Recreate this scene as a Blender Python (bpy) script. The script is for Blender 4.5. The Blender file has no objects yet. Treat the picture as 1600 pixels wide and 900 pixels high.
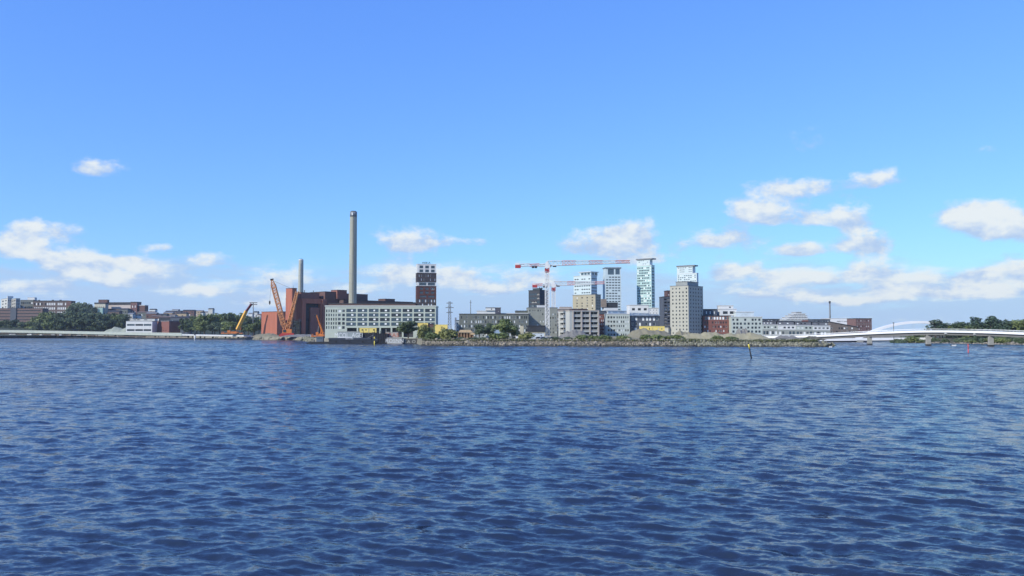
import bpy, math, random
import numpy as np
from mathutils import Vector, Matrix
R = math.radians
random.seed(7); rng = np.random.default_rng(7)
SC = bpy.context.scene
COL = SC.collection
# ---------------------------------------------------------------- camera
F = 1305.0; EYE = 8.0; PITCH = math.atan(69/F); CP, SP = math.cos(PITCH), math.sin(PITCH)
cam = bpy.data.cameras.new('camera'); camo = bpy.data.objects.new('camera', cam); COL.objects.link(camo)
camo.location = (0, 0, EYE); camo.rotation_euler = (math.pi/2+PITCH, 0, 0)
cam.sensor_width = 36; cam.lens = 36*F/1600; cam.clip_start = .5; cam.clip_end = 20000
SC.camera = camo
# ---------------------------------------------------------------- sun and sky
SUN_EL, SUN_AZ = R(34), R(180+50)          # azimuth clockwise from +Y
sdir = Vector((math.sin(SUN_AZ)*math.cos(SUN_EL), math.cos(SUN_AZ)*math.cos(SUN_EL), math.sin(SUN_EL)))
sl = bpy.data.lights.new('sun', 'SUN'); sl.energy = 5.0; sl.angle = R(.53); sl.color = (1, .95, .86)
so = bpy.data.objects.new('sun', sl); COL.objects.link(so)
so.rotation_euler = sdir.to_track_quat('Z', 'Y').to_euler(); so.location = (-200, -200, 300)
vs = SC.view_settings; vs.view_transform = 'Standard'; vs.look = 'None'; vs.exposure = 0.0; vs.gamma = 1.0; vs.use_curve_mapping = False
SC.render.engine = 'CYCLES'; SC.cycles.use_denoising = True; SC.cycles.max_bounces = 6; SC.cycles.transparent_max_bounces = 8
SC.cycles.caustics_reflective = False; SC.cycles.caustics_refractive = False
W = bpy.data.worlds.new('World'); SC.world = W; W.use_nodes = True
nt = W.node_tree; nt.nodes.clear(); L = nt.links.new
def nd(t, **k):
    n = nt.nodes.new(t)
    for a, b in k.items(): setattr(n, a, b)
    return n
def put(sock, val):
    if hasattr(val, 'is_output') or isinstance(val, bpy.types.NodeSocket): L(val, sock)
    else: sock.default_value = val
def mth(op, a, b=None, c=None, clamp=False):
    n = nd('ShaderNodeMath', operation=op, use_clamp=clamp); put(n.inputs[0], a)
    if b is not None: put(n.inputs[1], b)
    if c is not None: put(n.inputs[2], c)
    return n.outputs[0]
def vmt(op, a, b=None, c=None, scale=None):
    n = nd('ShaderNodeVectorMath', operation=op); put(n.inputs[0], a)
    if b is not None: put(n.inputs[1], b)
    if c is not None: put(n.inputs[2], c)
    if scale is not None: put(n.inputs['Scale'], scale)
    return n.outputs['Value'] if op in ('DOT_PRODUCT', 'LENGTH') else n.outputs['Vector']
def mixc(f, a, b, mode='MIX'):
    n = nd('ShaderNodeMix', data_type='RGBA', blend_type=mode); put(n.inputs['Factor'], f); put(n.inputs['A'], a); put(n.inputs['B'], b)
    return n.outputs['Result']
def noise(vec, scale, detail, rough=.55, lac=2.0):
    n = nd('ShaderNodeTexNoise'); L(vec, n.inputs['Vector'])
    n.inputs['Scale'].default_value = scale; n.inputs['Detail'].default_value = detail; n.inputs['Roughness'].default_value = rough
    n.inputs['Lacunarity'].default_value = lac
    return n
def smooth(x, a, b):
    n = nd('ShaderNodeMapRange', interpolation_type='SMOOTHSTEP'); put(n.inputs[0], x); put(n.inputs[1], a); put(n.inputs[2], b)
    return n.outputs[0]
sky = nd('ShaderNodeTexSky', sky_type='NISHITA'); sky.sun_disc = False
sky.sun_elevation = SUN_EL; sky.sun_rotation = SUN_AZ
sky.altitude = 0; sky.air_density = 1.0; sky.dust_density = 0.15; sky.ozone_density = 3.0
SKY_K = 0.10
tc = nd('ShaderNodeTexCoord'); sep = nd('ShaderNodeSeparateXYZ'); L(tc.outputs['Generated'], sep.inputs[0])
hv = nd('ShaderNodeCombineXYZ'); L(sep.outputs[0], hv.inputs[0]); L(sep.outputs[1], hv.inputs[1]); L(mth('MAXIMUM', sep.outputs[2], .012), hv.inputs[2]); L(hv.outputs[0], sky.inputs[0])   # no black ground below the horizon
az = mth('ARCTAN2', sep.outputs[0], sep.outputs[1]); el = mth('ARCSINE', sep.outputs[2])
cmb = nd('ShaderNodeCombineXYZ'); L(az, cmb.inputs[0]); L(el, cmb.inputs[1]); uv = cmb.outputs[0]
def ang(px, py):
    x = (px-800)/F; y = CP-SP*(450-py)/F; z = SP+CP*(450-py)/F
    return math.atan2(x, y), math.atan2(z, math.hypot(x, y))
#   cumulus: px, py, half width, half height, density
CL = [(155,258,34,22,.85),(30,385,48,22,1.0),(70,358,60,15,.5),(112,414,46,22,1.0),(225,418,44,26,.62),(180,440,36,14,.5),(335,404,36,14,.8),(248,384,30,9,.45),
      (170,402,40,10,.5),(445,432,48,26,.6),(430,470,60,14,.5),(640,375,54,24,1.0),(730,377,42,10,.4),(625,426,52,20,.9),(705,430,46,22,.9),(830,430,60,22,.5),
      (985,358,44,28,1.0),(920,376,60,26,.62),(1000,402,60,16,.5),(1112,374,56,19,.9),(1188,328,60,26,1.1),(1245,287,70,17,.8),(1318,335,48,22,1.0),
      (1248,388,50,15,.95),(1348,376,40,18,.95),(1370,275,46,17,.8),(1268,212,52,26,.345),(1545,230,28,9,.33),(1520,335,48,30,1.05),(1585,348,48,28,1.0),(1150,422,52,20,.85),
      (1360,420,36,22,.95),(1290,434,38,14,.8),(1440,432,34,17,.65),(1525,428,34,19,.9),(1600,418,34,22,.8),(1230,436,40,16,.6),(1400,455,40,12,.7),(1490,458,46,12,.7),(1570,456,40,14,.7),(1260,462,46,11,.65),(1330,470,60,10,.6),(330,452,50,12,.6),(60,450,50,12,.55),(770,452,46,12,.6),(1180,456,40,11,.6),(560,455,50,11,.55)]
wn = noise(uv, 13.0, 3, .55)
wv = vmt('MULTIPLY_ADD', wn.outputs['Color'], (.016, .016, 0), (-.008, -.008, 0)); uvw = vmt('ADD', uv, wv)
acc = None
for px, py, rx, ry, dn in CL:
    a, e = ang(px, py+ry*.25); dn = dn+.15 if .35 < dn < .78 else dn; ix, iy = F/rx/.95, F/ry/.96
    p = vmt('MULTIPLY_ADD', uvw, (ix, iy, 0), (-a*ix, -e*iy, 1))
    w_ = mth('MULTIPLY', mth('POWER', .3679, vmt('DOT_PRODUCT', p, p)), dn*2.718)
    p = vmt('SCALE', p, scale=w_)
    acc = p if acc is None else vmt('ADD', acc, p)
asx = nd('ShaderNodeSeparateXYZ'); L(acc, asx.inputs[0])
mask = asx.outputs[2]; hgt = mth('DIVIDE', asx.outputs[1], mth('ADD', mask, .03))
st = vmt('MULTIPLY', uv, (1.0, 1.5, 1.0))
n1 = noise(st, 34.0, 6, .6); n2 = noise(vmt('ADD', st, (.006, -.011, 0)), 34.0, 4, .6)
puff = mth('SUBTRACT', n1.outputs[0], .5)
relief = mth('SUBTRACT', n1.outputs[0], n2.outputs[0])
# a band of distant stratocumulus all round, thinning upward
st2 = vmt('MULTIPLY', uv, (1.0, 4.2, 1.0)); b1 = noise(st2, 11.0, 6, .58); b2 = noise(vmt('ADD', st2, (.012, -.035, 0)), 11.0, 4, .58)
bandm = mth('SUBTRACT', 1.0, smooth(el, .03, .115)); band = mth('ADD', mth('MULTIPLY', bandm, 1.12), mth('MULTIPLY', mth('SUBTRACT', b1.outputs[0], .5), 2.4))
band = mth('MULTIPLY', band, mth('SUBTRACT', 1.0, smooth(el, .06, .14)))
dens = mth('ADD', mask, mth('MULTIPLY', puff, 1.5)); dens = mth('SUBTRACT', dens, mth('MULTIPLY', smooth(hgt, -.25, -.95), .55))
a1 = mth('MULTIPLY', smooth(dens, .24, .82), smooth(mask, .05, .36)); a2 = mth('MULTIPLY', smooth(band, .2, 1.0), .82)
alpha = mth('MULTIPLY', mth('SUBTRACT', 1.0, mth('MULTIPLY', mth('SUBTRACT', 1.0, a1), mth('SUBTRACT', 1.0, a2))), .93)
lit = mth('ADD', mth('MULTIPLY', relief, 2.2), mth('MULTIPLY_ADD', hgt, .75, mth('MULTIPLY_ADD', mask, .62, -.10)))
lit = mth('ADD', lit, mth('MULTIPLY', bandm, mth('MULTIPLY_ADD', mth('SUBTRACT', b1.outputs[0], b2.outputs[0]), 3.0, .18)))
lit = mth('SUBTRACT', lit, mth('MULTIPLY', mth('SUBTRACT', 1.0, smooth(mask, .0, .5)), .42)); lit = smooth(lit, -.2, .95)
ccol = mixc(lit, (4.7, 6.2, 8.7, 1), (8.7, 9.1, 9.1, 1))
sps = nd('ShaderNodeSeparateColor'); L(sky.outputs[0], sps.inputs[0]); cbs = nd('ShaderNodeCombineColor')
for ch, (amp, gam) in enumerate(((.69, .79), (1.043, .72), (1.25, .25))):      # white balance and contrast of the camera, the same over the whole sky
    L(mth('MULTIPLY', mth('POWER', mth('MULTIPLY', sps.outputs[ch], SKY_K), gam), amp/SKY_K), cbs.inputs[ch])
skyc = cbs.outputs[0]
final = mixc(alpha, skyc, ccol)
bg = nd('ShaderNodeBackground'); L(final, bg.inputs[0]); bg.inputs[1].default_value = SKY_K
wo = nd('ShaderNodeOutputWorld'); L(bg.outputs[0], wo.inputs[0])
W.cycles.sampling_method = 'MANUAL'; W.cycles.sample_map_resolution = 512

# ---------------------------------------------------------------- helpers
def at(px, py, Y):
    q = CP-SP*(450-py)/F
    return Y*(px-800)/F/q, EYE+Y*(SP+CP*(450-py)/F)/q
def kx(px): return at(px, 500, 1.0)[0]
def zp(py, Y): return at(800, py, Y)[1]
def P(px, py, Y):
    x, z = at(px, py, Y); return Vector((x, Y, z))
MATS = {}
def M(name, col, rough=.8, var=.18, scale=.35, spec=.3, metal=0., bump=0., kind=None, col2=None):
    if name in MATS: return MATS[name]
    if kind != 'leaf': col = tuple(x*.82 for x in col); col2 = col2 and tuple(x*.82 for x in col2)
    m = bpy.data.materials.new(name); m.use_nodes = True; t = m.node_tree; b = t.nodes['Principled BSDF']
    b.inputs['Roughness'].default_value = rough; b.inputs['Metallic'].default_value = metal; b.inputs['Specular IOR Level'].default_value = spec
    c = t.nodes.new('ShaderNodeTexCoord')
    ns = t.nodes.new('ShaderNodeTexNoise'); ns.inputs['Scale'].default_value = scale; ns.inputs['Detail'].default_value = 5; ns.inputs['Roughness'].default_value = .65
    t.links.new(c.outputs['Object'], ns.inputs['Vector'])
    fac = ns.outputs[0]
    if kind == 'leaf':
        g = t.nodes.new('ShaderNodeNewGeometry'); oi = t.nodes.new('ShaderNodeObjectInfo')
        ad = t.nodes.new('ShaderNodeMath'); ad.operation = 'MULTIPLY_ADD'; t.links.new(oi.outputs['Random'], ad.inputs[0]); ad.inputs[1].default_value = .45
        mu = t.nodes.new('ShaderNodeMath'); mu.operation = 'MULTIPLY'; t.links.new(g.outputs['Random Per Island'], mu.inputs[0]); mu.inputs[1].default_value = .6
        t.links.new(mu.outputs[0], ad.inputs[2]); fac = ad.outputs[0]
    elif kind == 'island':
        g = t.nodes.new('ShaderNodeNewGeometry'); fac = g.outputs['Random Per Island']
    elif kind == 'streak':
        mp = t.nodes.new('ShaderNodeMapping'); mp.inputs['Scale'].default_value = (1, 1, .08); t.links.new(c.outputs['Object'], mp.inputs[0]); t.links.new(mp.outputs[0], ns.inputs['Vector'])
    r = t.nodes.new('ShaderNodeValToRGB'); e = r.color_ramp.elements
    full = kind in ('leaf', 'island')
    e[0].position, e[1].position = (.0, 1.) if full else (.3, .72)
    c2 = col2 or tuple(min(1, x*(1+var)) for x in col)
    c1 = col if col2 else tuple(x*(1-var) for x in col)
    e[0].color = (*c1, 1); e[1].color = (*c2, 1)
    t.links.new(fac, r.inputs[0]); t.links.new(r.outputs[0], b.inputs['Base Color'])
    if bump:
        bp = t.nodes.new('ShaderNodeBump'); bp.inputs['Strength'].default_value = bump; t.links.new(ns.outputs[0], bp.inputs['Height']); t.links.new(bp.outputs[0], b.inputs['Normal'])
    MATS[name] = m; return m
class MB:
    def __init__(s): s.v = []; s.f = []; s.m = []
    def quad(s, a, b, c, d, mi=0):
        n = len(s.v); s.v += [tuple(a), tuple(b), tuple(c), tuple(d)]; s.f.append((n, n+1, n+2, n+3)); s.m.append(mi)
    def poly(s, pts, mi=0):
        n = len(s.v); s.v += [tuple(p) for p in pts]; s.f.append(tuple(range(n, n+len(pts)))); s.m.append(mi)
    def box(s, x0, x1, y0, y1, z0, z1, mi=0):
        n = len(s.v); s.v += [(x, y, z) for z in (z0, z1) for x, y in ((x0, y0), (x1, y0), (x1, y1), (x0, y1))]
        for q in ((0,3,2,1), (4,5,6,7), (0,1,5,4), (1,2,6,5), (2,3,7,6), (3,0,4,7)): s.f.append(tuple(n+i for i in q)); s.m.append(mi)
    def tube(s, p, q, r0, r1=None, k=6, mi=0, cap=True):
        p, q = Vector(p), Vector(q); r1 = r0 if r1 is None else r1; d = (q-p).normalized()
        a = d.orthogonal().normalized() if abs(d.z) < .99 else Vector((1, 0, 0)); a = (a-d*a.dot(d)).normalized(); b = d.cross(a); n = len(s.v)
        for c, r in ((p, r0), (q, r1)):
            for i in range(k):
                t = 2*math.pi*(i+.5)/k; s.v.append(tuple(c+(a*math.cos(t)+b*math.sin(t))*r))
        for i in range(k): s.f.append((n+i, n+(i+1) % k, n+k+(i+1) % k, n+k+i)); s.m.append(mi)
        if cap: s.f.append(tuple(n+i for i in reversed(range(k)))); s.f.append(tuple(n+k+i for i in range(k))); s.m += [mi, mi]
    def beam(s, p, q, w, mi=0): s.tube(p, q, w*.707, None, 4, mi)
    def prism(s, pts, axis_vec, mi=0):
        av = Vector(axis_vec); n = len(s.v); k = len(pts); s.v += [tuple(Vector(p)) for p in pts]+[tuple(Vector(p)+av) for p in pts]
        s.f.append(tuple(n+i for i in range(k))); s.f.append(tuple(n+k+i for i in reversed(range(k)))); s.m += [mi, mi]
        for i in range(k): j = (i+1) % k; s.f.append((n+i, n+k+i, n+k+j, n+j)); s.m.append(mi)
    def mesh(s, name, mats, smooth_=False):
        me = bpy.data.meshes.new(name); me.from_pydata(s.v, [], s.f)
        for m in (mats if isinstance(mats, (list, tuple)) else [mats]): me.materials.append(m)
        me.polygons.foreach_set('material_index', s.m)
        if smooth_: me.polygons.foreach_set('use_smooth', [True]*len(s.f))
        me.update(); return me
    def build(s, name, mats, parent=None, smooth_=False, loc=None, rz=0):
        return link(name, s.mesh(name, mats, smooth_), parent, loc, rz)
def link(name, me, parent=None, loc=None, rz=0):
    o = bpy.data.objects.new(name, me); COL.objects.link(o)
    if parent: o.parent = parent
    if loc is not None: o.location = loc
    if rz: o.rotation_euler = (0, 0, rz)
    return o
def tag(o, label=None, cat=None, group=None, kind=None):
    if label: o['label'] = label
    if cat: o['category'] = cat
    if group: o['group'] = group
    if kind: o['kind'] = kind
    return o
def thing(name, label, cat, loc=(0, 0, 0), rz=0, group=None):
    o = bpy.data.objects.new(name, None); COL.objects.link(o); o.location = loc; o.rotation_euler = (0, 0, rz)
    o.empty_display_size = .5
    return tag(o, label, cat, group)
def raw(name, v, f, mats, smooth_=False):
    me = bpy.data.meshes.new(name); v = np.asarray(v, np.float32); f = np.asarray(f, np.int32); k = f.shape[1]
    me.vertices.add(len(v)); me.vertices.foreach_set('co', v.ravel())
    me.loops.add(f.size); me.loops.foreach_set('vertex_index', f.ravel())
    me.polygons.add(len(f)); me.polygons.foreach_set('loop_start', np.arange(0, f.size, k, dtype=np.int32)); me.polygons.foreach_set('loop_total', np.full(len(f), k, np.int32))
    if smooth_: me.polygons.foreach_set('use_smooth', np.ones(len(f), bool))
    for m in (mats if isinstance(mats, (list, tuple)) else [mats]): me.materials.append(m)
    me.update(calc_edges=True); return me

# ---------------------------------------------------------------- materials
GLASS = M('window_glass', (.025, .035, .045), .06, .3, .2, .6)
GLASSB = M('window_glass_blue', (.06, .10, .13), .05, .3, .2, .8)
BLIND = M('window_blind', (.92, .94, .92), .6, .06, .5)
FRAME_W = M('window_frame_white', (.68, .70, .68), .5, .05)
FRAME_D = M('window_frame_dark', (.05, .05, .055), .5, .1)
RECESS = M('loggia_back', (.07, .07, .075), .8, .4, .4)
ROOF_D = M('roof_dark', (.045, .048, .055), .75, .25, .2)
ROOF_G = M('roof_grey', (.22, .23, .24), .7, .2, .2)
ROOF_W = M('roof_white', (.66, .67, .66), .6, .08, .2)
CONC = M('concrete', (.40, .39, .35), .85, .2, .3)
STEEL_W = M('steel_white', (.78, .78, .76), .45, .06)
STEEL_R = M('steel_red', (.42, .05, .045), .5, .12)
STEEL_D = M('steel_dark', (.03, .032, .036), .5, .2)
STEEL_G = M('steel_grey', (.2, .21, .22), .5, .2)
ORANGE = M('paint_orange', (.62, .20, .05), .5, .2, .8)
YELLOW = M('paint_yellow', (.78, .58, .10), .5, .12, .5)
WHITE = M('white_plaster', (.74, .75, .73), .7, .08, .25)
BRICK = M('red_brick', (.24, .105, .085), .85, .2, .5)
BROWN = M('brown_brick', (.13, .085, .075), .85, .2, .5)
TYRE = M('rubber', (.02, .02, .02), .8)

# ---------------------------------------------------------------- water
def water():
    nr, nc = 1450, 500; R0, R1 = 10, 2600
    r = R0*np.exp(np.linspace(0, math.log(R1/R0), nr)); th = np.linspace(R(-46), R(46), nc)
    rr, tt = np.meshgrid(r, th, indexing='ij'); X = rr*np.sin(tt); Y = rr*np.cos(tt); Z = np.zeros_like(X); DX = np.zeros_like(X); DY = np.zeros_like(X)
    step = rr*(math.log(R1/R0)/nr); far = np.clip((Y-70)/260, 0, 1)
    g = np.random.default_rng(3); n = 96
    lam = np.concatenate([np.exp(g.uniform(math.log(.30), math.log(3.9), n)), g.uniform(4.5, 11, 26)]); d0 = R(248)
    for i in range(len(lam)):
        l = lam[i]; k = 2*math.pi/l; sp = .34 if l > 4 else .62
        d = d0+g.normal(0, sp); a = .0040*l*(1.15 if l < 1.4 else .95 if l < 2.4 else .66 if l < 5 else .62)*g.uniform(.5, 1.25)
        ph = g.uniform(0, 6.283); att = np.clip((l/step-2.2)/2.5, 0, 1)
        cx, cy = math.cos(d), math.sin(d); q = k*(X*cx+Y*cy)+ph
        s_, c_ = np.sin(q), np.cos(q); A = a*att*((1+far*(1.7 if l > 2 else .4)) if i < n else 2.3*far)
        Z += A*c_; DX += cx*A*(.6*c_-.35*s_); DY += cy*A*(.6*c_-.35*s_)
    gust = 1+.28*np.sin(X*.043+1.3*np.sin(Y*.02)+Y*.017)*np.sin(Y*.031+X*.011)
    V = np.stack([X+DX*gust, Y+DY*gust, Z*gust], -1).reshape(-1, 3)
    i = np.arange(nr*nc).reshape(nr, nc); Fq = np.stack([i[:-1, :-1], i[:-1, 1:], i[1:, 1:], i[1:, :-1]], -1).reshape(-1, 4)[:, ::-1]
    m = bpy.data.materials.new('sea_water'); m.use_nodes = True; t = m.node_tree; b = t.nodes['Principled BSDF']
    b.inputs['Base Color'].default_value = (.017, .028, .050, 1); b.inputs['Roughness'].default_value = .11; b.inputs['IOR'].default_value = 1.333
    c = t.nodes.new('ShaderNodeTexCoord'); ge = t.nodes.new('ShaderNodeNewGeometry')
    def tn(scale, det, sx=1., sy=1., rot=0.):
        mp = t.nodes.new('ShaderNodeMapping'); mp.inputs['Scale'].default_value = (sx, sy, 1); mp.inputs['Rotation'].default_value = (0, 0, rot); t.links.new(c.outputs['Object'], mp.inputs[0])
        x = t.nodes.new('ShaderNodeTexNoise'); x.inputs['Scale'].default_value = scale; x.inputs['Detail'].default_value = det; x.inputs['Roughness'].default_value = .6; t.links.new(mp.outputs[0], x.inputs['Vector']); return x
    def vm(op, a, b_, sc=None):
        x = t.nodes.new('ShaderNodeVectorMath'); x.operation = op; t.links.new(a, x.inputs[0])
        if b_ is not None:
            if isinstance(b_, tuple): x.inputs[1].default_value = b_
            else: t.links.new(b_, x.inputs[1])
        if sc is not None:
            if isinstance(sc, float): x.inputs['Scale'].default_value = sc
            else: t.links.new(sc, x.inputs['Scale'])
        return x.outputs['Vector']
    f1 = tn(4.6, 4, .8, 1.7, R(-14)); f2 = tn(.6, 2, .8, 1.6, R(-14)); gu = tn(.022, 3, .35, 1.3)
    mr = t.nodes.new('ShaderNodeMapRange'); t.links.new(gu.outputs[0], mr.inputs[0]); mr.inputs[1].default_value = .3; mr.inputs[2].default_value = .7; mr.inputs[3].default_value = .62; mr.inputs[4].default_value = 1.35
    sp_ = t.nodes.new('ShaderNodeSeparateXYZ'); t.links.new(c.outputs['Object'], sp_.inputs[0])          # choppier further offshore
    off = t.nodes.new('ShaderNodeMapRange'); t.links.new(sp_.outputs[1], off.inputs[0]); off.inputs[1].default_value = 30; off.inputs[2].default_value = 220; off.inputs[3].default_value = .85; off.inputs[4].default_value = 2.1
    mg = t.nodes.new('ShaderNodeMath'); mg.operation = 'MULTIPLY'; t.links.new(mr.outputs[0], mg.inputs[0]); t.links.new(off.outputs[0], mg.inputs[1])
    v1 = vm('MULTIPLY', vm('SUBTRACT', f1.outputs['Color'], (.5, .5, .5)), (.60, .74, 0)); v2 = vm('MULTIPLY', vm('SUBTRACT', f2.outputs['Color'], (.5, .5, .5)), (.45, .70, 0))
    nv = vm('NORMALIZE', vm('ADD', ge.outputs['Normal'], vm('SCALE', vm('ADD', v1, v2), None, mg.outputs[0])), None)
    t.links.new(nv, b.inputs['Normal'])
    o = link('water', raw('water', V, Fq, m, True)); tag(o, 'choppy deep blue sea water in front of the shore', 'water', kind='structure')
water()

# ---------------------------------------------------------------- land
GZ = 3.6
def sh(px, Y): return (kx(px)*Y, Y)
shore = [(-2600, 1500), sh(-250, 1380), sh(0, 1290), sh(200, 1120), sh(330, 960), sh(400, 890), sh(470, 830), sh(488, 610), sh(560, 588), sh(650, 580), sh(658, 486), sh(760, 476), sh(900, 470), sh(1050, 462), sh(1190, 452), sh(1296, 447)]
back = [sh(1299, 456), sh(1297, 500), sh(1280, 640), sh(1290, 770), sh(1400, 800), sh(1480, 830), (3200, 900)]
inn = [(-2600, 1515)]+[(x, y+7.5) for x, y in shore[1:-1]]+[(shore[-1][0]-5, shore[-1][1]+6)]+[(back[0][0]-6, back[0][1]+2)]+[(x-6, y+6) for x, y in back[1:-1]]+[(3200, 910)]
out = shore+back
gm = MB(); n = len(out)
gm.poly([(x, y, GZ) for x, y in inn]+[(3200, 9000, GZ), (-2600, 9000, GZ)])
for i in range(n-1): gm.quad((*out[i], -2.5), (*out[i+1], -2.5), (*inn[i+1], GZ), (*inn[i], GZ))
GRAVEL = M('gravel_ground', (.20, .185, .135), .95, .35, .12, .2, col2=(.34, .31, .23))
tag(gm.build('ground', GRAVEL), 'flat gravel land along the shore', 'ground', kind='structure')
def hgt_hill(x, y):
    def s(a, b, t): t = np.clip((t-a)/(b-a), 0, 1); return t*t*(3-2*t)
    ridge = s(1120, 1450, y)*(.55+.45*s(1450, 2000, y))
    along = .30+.70*s(-330, -780, x)
    return GZ-.6+46*ridge*along*(1-s(-250, -60, x)*.8)+1.5*np.sin(x*.021)*np.sin(y*.017)*ridge
gx, gy = np.meshgrid(np.linspace(-2300, 300, 90), np.linspace(1110, 3000, 60), indexing='ij')
V = np.stack([gx, gy, hgt_hill(gx, gy)], -1).reshape(-1, 3); i = np.arange(90*60).reshape(90, 60)
Fq = np.stack([i[:-1, :-1], i[1:, :-1], i[1:, 1:], i[:-1, 1:]], -1).reshape(-1, 4)
tag(link('hill', raw('hill', V, Fq, M('hill_scrub', (.035, .05, .03), .95, .3, .03, .1, col2=(.08, .09, .06)), True)), 'wooded hillside rising behind the left shore', 'hill', kind='structure')

# ---------------------------------------------------------------- building kit
WCACHE = {}
def win_mesh(w, h, dep, style):
    key = (round(w, 2), round(h, 2), round(dep, 2), style)
    if key in WCACHE: return WCACHE[key]
    m = MB(); t = min(.12, w*.12)
    if style == 'o':                                 # open loggia with a slab rail
        m.quad((0, dep, 0), (w, dep, 0), (w, dep, h), (0, dep, h), 1)
        m.box(.02, w-.02, .03, .12, .0, min(1.05, h*.38), 0)
        m.box(w*.45, w*.55, dep*.5, dep-.02, 0, h, 0)
        mats = [CONC, RECESS]
    elif style == 'v':                               # void
        m.quad((0, dep, 0), (w, dep, 0), (w, dep, h), (0, dep, h), 1); m.box(0, w, dep-.5, dep-.3, h*.45, h*.52, 0); mats = [STEEL_D, RECESS]
    else:
        m.quad((0, dep, 0), (w, dep, 0), (w, dep, h), (0, dep, h), 1)
        y0, y1 = dep-.10, dep-.01
        m.box(0, w, y0, y1, 0, t); m.box(0, w, y0, y1, h-t, h); m.box(0, t, y0, y1, t, h-t); m.box(w-t, w, y0, y1, t, h-t)
        k = max(1, int(w/1.6))
        for q in range(1, k+1 if w > 1.8 else 1): m.box(w*q/(k+1)-t*.4, w*q/(k+1)+t*.4, y0+.02, y1, t, h-t)
        mats = {'g': [FRAME_D, GLASS], 'G': [FRAME_W, GLASS], 'b': [FRAME_W, BLIND], 's': [FRAME_W, GLASSB], 'S': [FRAME_D, GLASSB]}[style]
    WCACHE[key] = m.mesh('window', mats); return WCACHE[key]
def face(mb, O, U, N, W_, H_, holes, mi=0):
    O, U, N = Vector(O), Vector(U), Vector(N); Z = Vector((0, 0, 1))
    us = sorted({0., W_} | {h[0] for h in holes} | {h[1] for h in holes}); vs_ = sorted({0., H_} | {h[2] for h in holes} | {h[3] for h in holes})
    ui = {u: i for i, u in enumerate(us)}; vi = {v: i for i, v in enumerate(vs_)}; g = np.zeros((len(us), len(vs_)), bool)
    for h in holes: g[ui[h[0]]:ui[h[1]], vi[h[2]]:vi[h[3]]] = True
    for j in range(len(vs_)-1):
        i = 0
        while i < len(us)-1:
            if g[i, j]: i += 1; continue
            k = i
            while k < len(us)-1 and not g[k, j]: k += 1
            a, b, c, d = us[i], us[k], vs_[j], vs_[j+1]
            mb.quad(O+U*a+Z*c, O+U*b+Z*c, O+U*b+Z*d, O+U*a+Z*d, mi); i = k
    for h in holes:
        a, b, c, d, dep = h[:5]; q = [O+U*a+Z*c, O+U*b+Z*c, O+U*b+Z*d, O+U*a+Z*d]
        for i in range(4): p0, p1 = q[i], q[(i+1) % 4]; mb.quad(p0, p0-N*dep, p1-N*dep, p1, mi)
class Bld:
    def __init__(s, name, label, c, Y, th=0, base=GZ, cat='building', group=None):
        s.th = R(th); s.Y = Y; s.xc = kx(c)*Y; s.base = base; s.c, s.s = math.cos(s.th), math.sin(s.th)
        s.root = thing(name, label, cat, (s.xc, Y, base), s.th, group)
    def u(s, px, dy=0):
        ox, oy = s.xc-dy*s.s, s.Y+dy*s.c; k = kx(px); return (k*oy-ox)/(s.c-k*s.s)
    def v(s, px): k = kx(px); return (s.xc-k*s.Y)/(s.s+k*s.c)
    def z(s, py, px=None, dy=0):
        Y = s.Y if px is None else s.Y+s.u(px, dy)*s.s+dy*s.c
        return zp(py, Y)-s.base
    def holes(s, W_, H_, zones):
        out_ = []
        for zn in zones or []:
            nx, ny, wf, hf, a0, a1, b0, b1, st_ = zn[:9]; opt = zn[9] if len(zn) > 9 else {}
            cw, ch = (a1-a0)*W_/nx, (b1-b0)*H_/ny; dep = opt.get('dep', .28)
            for i in range(nx):
                for j in range(ny):
                    if random.random() < opt.get('skip', 0): continue
                    w, h = cw*wf, ch*hf; ju = random.choice((-1, 0, 1))*opt.get('jit', 0)*cw
                    u0 = a0*W_+cw*(i+.5)-w/2+ju; v0 = b0*H_+ch*(j+.5)-h/2
                    out_.append((u0, u0+w, v0, v0+h, dep, random.choice(st_)))
        return out_
    def block(s, x0, x1, y0, y1, z0, z1, mat, Rz=None, Lz=None, roof=ROOF_D, name='wall', lip=.25, parent=None, rt=.45):
        mb = MB(); W_, D_, H_ = x1-x0, y1-y0, z1-z0; par = parent or s.root
        hr, hl = s.holes(W_, H_, Rz), s.holes(D_, H_, Lz)
        face(mb, (x0, y0, z0), (1, 0, 0), (0, -1, 0), W_, H_, hr)
        face(mb, (x0, y1, z0), (0, -1, 0), (-1, 0, 0), D_, H_, hl)
        mb.quad((x1, y0, z0), (x1, y1, z0), (x1, y1, z1), (x1, y0, z1)); mb.quad((x1, y1, z0), (x0, y1, z0), (x0, y1, z1), (x1, y1, z1))
        mb.quad((x0, y0, z1), (x1, y0, z1), (x1, y1, z1), (x0, y1, z1)); mb.quad((x0, y1, z0), (x1, y1, z0), (x1, y0, z0), (x0, y0, z0))
        w = mb.build(name, mat, par)
        for u0, u1, v0, v1, dep, st_ in hr: link({'o': 'balcony', 'v': 'opening'}.get(st_, 'window'), win_mesh(u1-u0, v1-v0, dep, st_), par, (x0+u0, y0, z0+v0))
        for u0, u1, v0, v1, dep, st_ in hl: link({'o': 'balcony', 'v': 'opening'}.get(st_, 'window'), win_mesh(u1-u0, v1-v0, dep, st_), par, (x0, y1-u0, z0+v0), -math.pi/2)
        if roof:
            r = MB(); r.box(x0-lip, x1+lip, y0-lip, y1+lip, z1+.003, z1+rt); r.build('roof', roof, par)
        return w
    def part(s, name, mb, mat, smooth_=False): return mb.build(name, mat, s.root, smooth_)
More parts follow.
